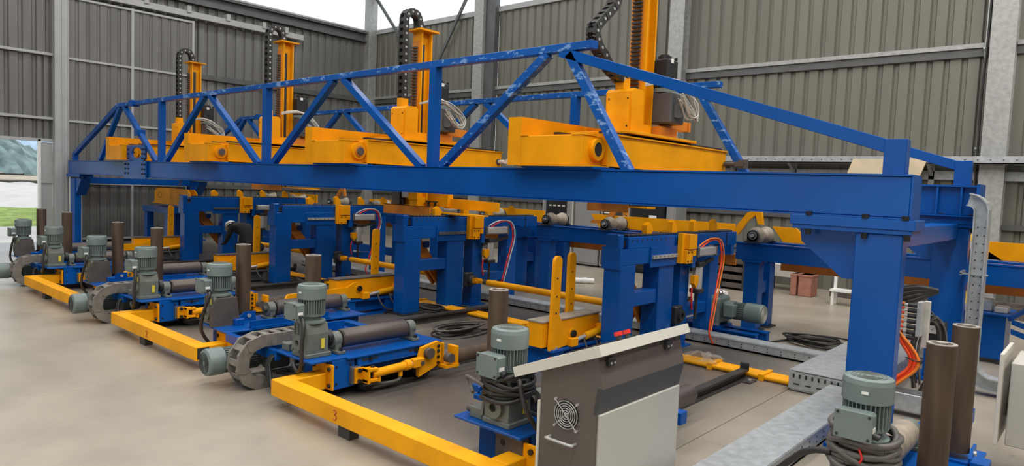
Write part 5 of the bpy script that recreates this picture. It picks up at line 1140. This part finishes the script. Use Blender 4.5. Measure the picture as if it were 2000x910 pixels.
# ================================================================ loose cables on the floor
def floor_coil(label, cx, cy, rx, ry, turns, mt, seed, tails):
    t = thing('floor_cable', label, 'cable', (cx, cy, 0)); rnd = random.Random(seed)
    for i in range(turns):
        s = rnd.uniform(0.55, 1.1); ox = rnd.uniform(-0.25, 0.25) * rx; oy = rnd.uniform(-0.25, 0.25) * ry; z = 0.016 + 0.012 * i
        MB().tube([(cx + ox + rx * s * math.cos(a), cy + oy + ry * s * math.sin(a), z + 0.008 * math.sin(2 * a)) for a in [2 * math.pi * j / 14 for j in range(15)]], 0.013, 6, 2).build('loop', mt if i % 4 else M['cable_grey'], t)
    for tl in tails: MB().tube(tl, 0.013, 6).build('tail', mt, t)
floor_coil('tangled black cable lying on the floor right of the gear motor', -2.95, 9.75, 0.42, 0.26, 8, M['cable'], 21, [[(-3.3, 9.8, 0.03), (-3.42, 9.5, 0.02), (-3.52, 9.25, 0.02)]])
floor_coil('black cables heaped at the foot of the third table', -8.05, 7.2, 0.28, 0.16, 6, M['cable'], 22, [[(-8.2, 7.0, 0.03), (-8.3, 6.7, 0.02), (-8.2, 6.45, 0.02)]])
floor_coil('black cable heap on the floor beside the folded roller', -6.5, 6.35, 0.18, 0.42, 9, M['cable'], 23, [[(-6.4, 6.7, 0.03), (-6.35, 7.0, 0.02), (-6.2, 7.2, 0.02)]])
floor_coil('black cable heap beside the second lever lift', -11.6, 7.15, 0.35, 0.16, 6, M['cable'], 24, [])
floor_coil('black cables on the floor behind the farthest table leg', -14.9, 7.2, 0.5, 0.2, 6, M['cable'], 25, [])
# ================================================================ background along the back wall
def cabinet(label, x0, x1, y0, z1, mt, door, extra=None):
    c = thing('switch_cabinet', label, 'cabinet', ((x0 + x1) / 2, y0 + 0.3, 0), 'cabinets along the back wall')
    MB().box(x0, x1, y0, y0 + 0.55, 0.05, z1, 0.008).build('body', M[mt], c)
    MB().box(x0 + 0.04, x1 - 0.04, y0 - 0.015, y0, 0.10, z1 - 0.05, 0.004).build('door', M[door], c)
    MB().box(x0 + 0.03, x1 - 0.03, y0 + 0.05, y0 + 0.5, 0, 0.05).build('plinth', M['dark'], c)
    MB().box(x1 - 0.12, x1 - 0.09, y0 - 0.035, y0 - 0.015, 0.95, 1.10).build('handle', M['steel'], c)
    return c
c1 = cabinet('pale framed cabinet with a dark instrument window by the back wall', -11.90, -10.86, 14.7, 2.05, 'console_grey', 'grey_door')
MB().box(-11.75, -11.05, 14.67, 14.686, 0.95, 1.75).build('window', M['screen'], c1)
for i in range(4): MB().box(-11.65 + 0.15 * i, -11.56 + 0.15 * i, 14.662, 14.67, 1.52, 1.56).build('indicator', M['cable_white'], c1)
cabinet('plain mid-grey cabinet beside the instrument cabinet', -10.80, -10.02, 14.7, 2.0, 'grey_door', 'grey_door')
c3 = cabinet('slim charcoal cabinet with white tags by the back wall', -9.95, -9.14, 14.7, 1.9, 'console_grey', 'console_dark')
for i in range(3): MB().box(-9.85, -9.7, 14.675, 14.684, 1.42 + 0.06 * i, 1.45 + 0.06 * i).build('tag', M['white'], c3)
for i in range(4): MB().box(-9.30, -9.22, 14.675, 14.684, 1.36 + 0.06 * i, 1.39 + 0.06 * i).build('tag', M['white'], c3)
c4 = cabinet('black cabinet with one white label by the back wall', -9.08, -8.16, 14.7, 1.85, 'black', 'black')
MB().box(-8.55, -8.35, 14.675, 14.684, 1.36, 1.44).build('label_plate', M['white'], c4)
cabinet('narrow grey cabinet at the right end of the cabinet row', -8.10, -7.86, 14.7, 1.85, 'grey_door', 'grey_door')
mc = thing('mesh_crate', 'dark stacked wire crate by the back wall behind the near table', 'crate', (-6.3, 14.4, 0))
for z in (0.05, 0.22, 0.39, 0.56, 0.73): MB().box(-6.9, -5.75, 14.0, 14.8, z, z + 0.10, 0.005).build('slat_tier', M['rust_plate'], mc)
for x in (-6.85, -6.33, -5.82): MB().box(x - 0.03, x + 0.03, 13.97, 14.83, 0, 0.86).build('upright', M['dark'], mc)
wm = thing('machine_box', 'pale metal machine box on dark legs by the back wall', 'machine', (-5.4, 15.1, 0))
MB().box(-5.75, -5.05, 14.9, 15.4, 0.30, 0.74, 0.006).build('body', M['console_grey'], wm); MB().box(-5.7, -5.1, 14.89, 14.9, 0.55, 0.70).build('panel', M['white'], wm)
for x in (-5.7, -5.1): MB().box(x - 0.04, x + 0.04, 14.95, 15.35, 0, 0.30).build('leg', M['dark'], wm)
for (x0, x1, y, lb) in ((-5.0, -4.88, 14.4, 'narrow pink brick block standing by the pale machine box'), (-4.84, -4.58, 14.4, 'wide pink brick block standing by the pale machine box')):
    b = thing('brick_block', lb, 'block', ((x0 + x1) / 2, y, 0)); MB().box(x0, x1, y, y + 0.4, 0.0, 0.45, 0.012).build('block_body', M['brick_pink'], b); MB().box(x0 - 0.01, x1 + 0.01, y - 0.01, y + 0.41, 0.40, 0.45, 0.01).build('block_rim', M['brick_pink'], b)
bn = thing('metal_bench', 'small white metal bench frame beyond the near gantry leg', 'bench', (-3.7, 13.9, 0))
MB().box(-4.05, -3.2, 13.8, 14.1, 0.26, 0.30).build('seat', M['white'], bn)
for (x, y) in ((-4.0, 13.85), (-3.25, 13.85), (-4.0, 14.05), (-3.25, 14.05)): MB().box(x - 0.025, x + 0.025, y - 0.025, y + 0.025, 0, 0.26).build('leg', M['white'], bn)
MB().box(-4.05, -4.0, 14.05, 14.1, 0.3, 0.75).build('back_post', M['white'], bn); MB().box(-3.25, -3.2, 14.05, 14.1, 0.3, 0.75).build('back_post', M['white'], bn); MB().box(-4.0, -3.25, 14.06, 14.09, 0.62, 0.75).build('back_rail', M['brick_pink'], bn)
rs = thing('steel_stock', 'dark pile of steel stock on the floor along the back wall', 'steel stock', (-3.0, 15.3, 0))
for i in range(5): MB().box(-4.4 + 0.3 * i, -1.0 + 0.2 * i, 15.0 + 0.14 * i, 15.1 + 0.14 * i, 0.0, 0.12 + 0.07 * (i % 3), 0.004).build('bar', M['rust_plate'], rs)
for (p, q, lb) in (((-8.9, 11.6, 0.06), (-8.3, 12.1, 0.06), 'short white plastic pipe on the floor left of the near conveyor section'), ((-6.6, 13.2, 0.06), (-5.7, 12.9, 0.06), 'white plastic pipe on the floor behind the near table')):
    pp = thing('white_pipe', lb, 'pipe', ((p[0] + q[0]) / 2, (p[1] + q[1]) / 2, 0.06)); MB().cyl(p, q, 0.06, 16).build('tube', M['white'], pp); m_ = V(p).lerp(V(q), 0.7); MB().cyl(m_, V(p).lerp(V(q), 0.8), 0.07, 16).build('socket', M['white'], pp)
bd = thing('blue_drum', 'small blue drum with a white bag on top, seen through the near table', 'drum', (-6.0, 9.35, 0))
MB().lathe((-6.0, 9.35, 0.0), (0, 0, 1), [(0.13, 0), (0.15, 0.02), (0.15, 0.15), (0.157, 0.16), (0.15, 0.17), (0.15, 0.48), (0.13, 0.52)], 22).build('drum_body', M['blue'], bd); MB().lathe((-6.0, 9.35, 0.52), (0, 0, 1), [(0.12, 0), (0.14, 0.03), (0.10, 0.10), (0.03, 0.13)], 14).build('bag', M['white'], bd)
# ================================================================ crouching person
pe = thing('person', 'person in black work clothes and white helmet crouching beside the far table', 'person', (-13.9, 7.3, 0))
J = {'pel': (-13.78, 7.32, 0.50, .155), 'bel': (-13.98, 7.32, 0.66, .15), 'che': (-14.24, 7.31, 0.84, .165), 'sho': (-14.40, 7.30, 0.92, .13), 'nec': (-14.52, 7.29, 0.92, .062), 'hd0': (-14.60, 7.28, 0.92, .07), 'hd1': (-14.70, 7.27, 0.87, .088), 'hd2': (-14.76, 7.265, 0.80, .078)}
E_ = [('pel', 'bel'), ('bel', 'che'), ('che', 'sho'), ('sho', 'nec'), ('nec', 'hd0'), ('hd0', 'hd1'), ('hd1', 'hd2')]
for s, n in ((1, 'L'), (-1, 'R')):
    J.update({'hip' + n: (-13.80, 7.32 + s * .13, 0.46, .115), 'kne' + n: (-14.18, 7.32 + s * .20, 0.50, .075), 'cal' + n: (-14.02, 7.32 + s * .19, 0.28, .07), 'ank' + n: (-13.90, 7.32 + s * .18, 0.09, .05), 'toe' + n: (-14.10, 7.32 + s * .19, 0.045, .042),
              'sh' + n: (-14.38, 7.30 + s * .19, 0.86, .075), 'elb' + n: (-14.46, 7.30 + s * .26, 0.60, .052), 'wri' + n: (-14.68, 7.30 + s * .20, 0.50, .034), 'pal' + n: (-14.76, 7.30 + s * .18, 0.48, .034)})
    E_ += [('pel', 'hip' + n), ('hip' + n, 'kne' + n), ('kne' + n, 'cal' + n), ('cal' + n, 'ank' + n), ('ank' + n, 'toe' + n), ('sho', 'sh' + n), ('sh' + n, 'elb' + n), ('elb' + n, 'wri' + n), ('wri' + n, 'pal' + n)]
    for i in range(4):
        o = (i - 1.5) * 0.02; L = (0.07, 0.08, 0.075, 0.06)[i]
        J['f%d%s' % (i, n)] = (-14.80, 7.30 + s * .18 + o, 0.475, .010); J['g%d%s' % (i, n)] = (-14.80 - L * 0.5, 7.30 + s * .17 + o, 0.462, .009); J['h%d%s' % (i, n)] = (-14.80 - L * 0.8, 7.30 + s * .165 + o, 0.44, .008)
        E_ += [('pal' + n, 'f%d%s' % (i, n)), ('f%d%s' % (i, n), 'g%d%s' % (i, n)), ('g%d%s' % (i, n), 'h%d%s' % (i, n))]
    J['t0' + n] = (-14.75, 7.30 + s * .135, 0.47, .011); J['t1' + n] = (-14.79, 7.30 + s * .12, 0.455, .009); E_ += [('wri' + n, 't0' + n), ('t0' + n, 't1' + n)]
nm = list(J); me = bpy.data.meshes.new('body'); o0 = pe.location
me.from_pydata([(J[k][0] - o0.x, J[k][1] - o0.y, J[k][2]) for k in nm], [(nm.index(a), nm.index(b)) for a, b in E_], [])
bo = bpy.data.objects.new('body', me); COL.objects.link(bo); bo.parent = pe; me.materials.append(M['cloth_black'])
sk = bo.modifiers.new('Skin', 'SKIN'); sk.use_smooth_shade = True
for i, k in enumerate(nm):
    sv = me.skin_vertices[0].data[i]; sv.radius = (J[k][3], J[k][3]); sv.use_root = (k == 'pel')
ss = bo.modifiers.new('Subsurf', 'SUBSURF'); ss.levels = 2; ss.render_levels = 2
fa = V((-0.72, -0.05, -0.55)).normalized(); hc = V((-14.72, 7.268, 0.85)); up = V((-0.55, 0, 0.75)).normalized()
hf = MB().lathe(hc + fa * 0.02, fa, [(0.086, 0), (0.086, 0.03), (0.07, 0.06), (0.035, 0.085), (0.0, 0.09)], 18).build('face', M['glove_skin'], pe)
for s in (-1, 1):
    MB().lathe(hc + fa * 0.095 + V((0, 0.032 * s, 0)) + up * 0.005, fa, [(0.012, 0), (0.009, 0.006), (0.0, 0.009)], 10).build('eye', M['dark'], hf)
    MB().lathe(hc + V((0, 0.088 * s, 0)), V((0, s, 0)), [(0.028, 0), (0.03, 0.01), (0.012, 0.018)], 12).build('ear', M['glove_skin'], hf)
MB().beam(hc + fa * 0.10 - up * 0.01, hc + fa * 0.125 - up * 0.03, 0.022, 0.02, b=0.006).build('nose', M['glove_skin'], hf)
MB().beam(hc + fa * 0.088 - up * 0.055 + V((0, -0.022, 0)), hc + fa * 0.088 - up * 0.055 + V((0, 0.022, 0)), 0.01, 0.01, b=0.004).build('mouth', M['brick_pink'], hf)
MB().lathe(hc - fa * 0.05, -fa, [(0.092, -0.05), (0.09, 0), (0.06, 0.045), (0.0, 0.06)], 16).build('hair', M['cloth_black'], pe)
hu = (up * 0.94 + fa * 0.18).normalized()
he = MB().lathe(hc + hu * 0.012, hu, [(0.128, -0.01), (0.132, 0.0), (0.13, 0.03), (0.115, 0.075), (0.085, 0.11), (0.045, 0.13), (0.0, 0.135)], 26, True, False).build('helmet', M['white'], pe)
MB().lathe(hc + hu * 0.008 + fa * 0.07, hu, [(0.0, 0.0), (0.10, 0.0), (0.10, 0.012), (0.0, 0.014)], 20, True, False).build('helmet_peak', M['white'], he)
MB().lathe(hc + hu * 0.02, hu, [(0.135, 0.0), (0.136, 0.018)], 26, True, False).build('helmet_band', M['dark'], he)
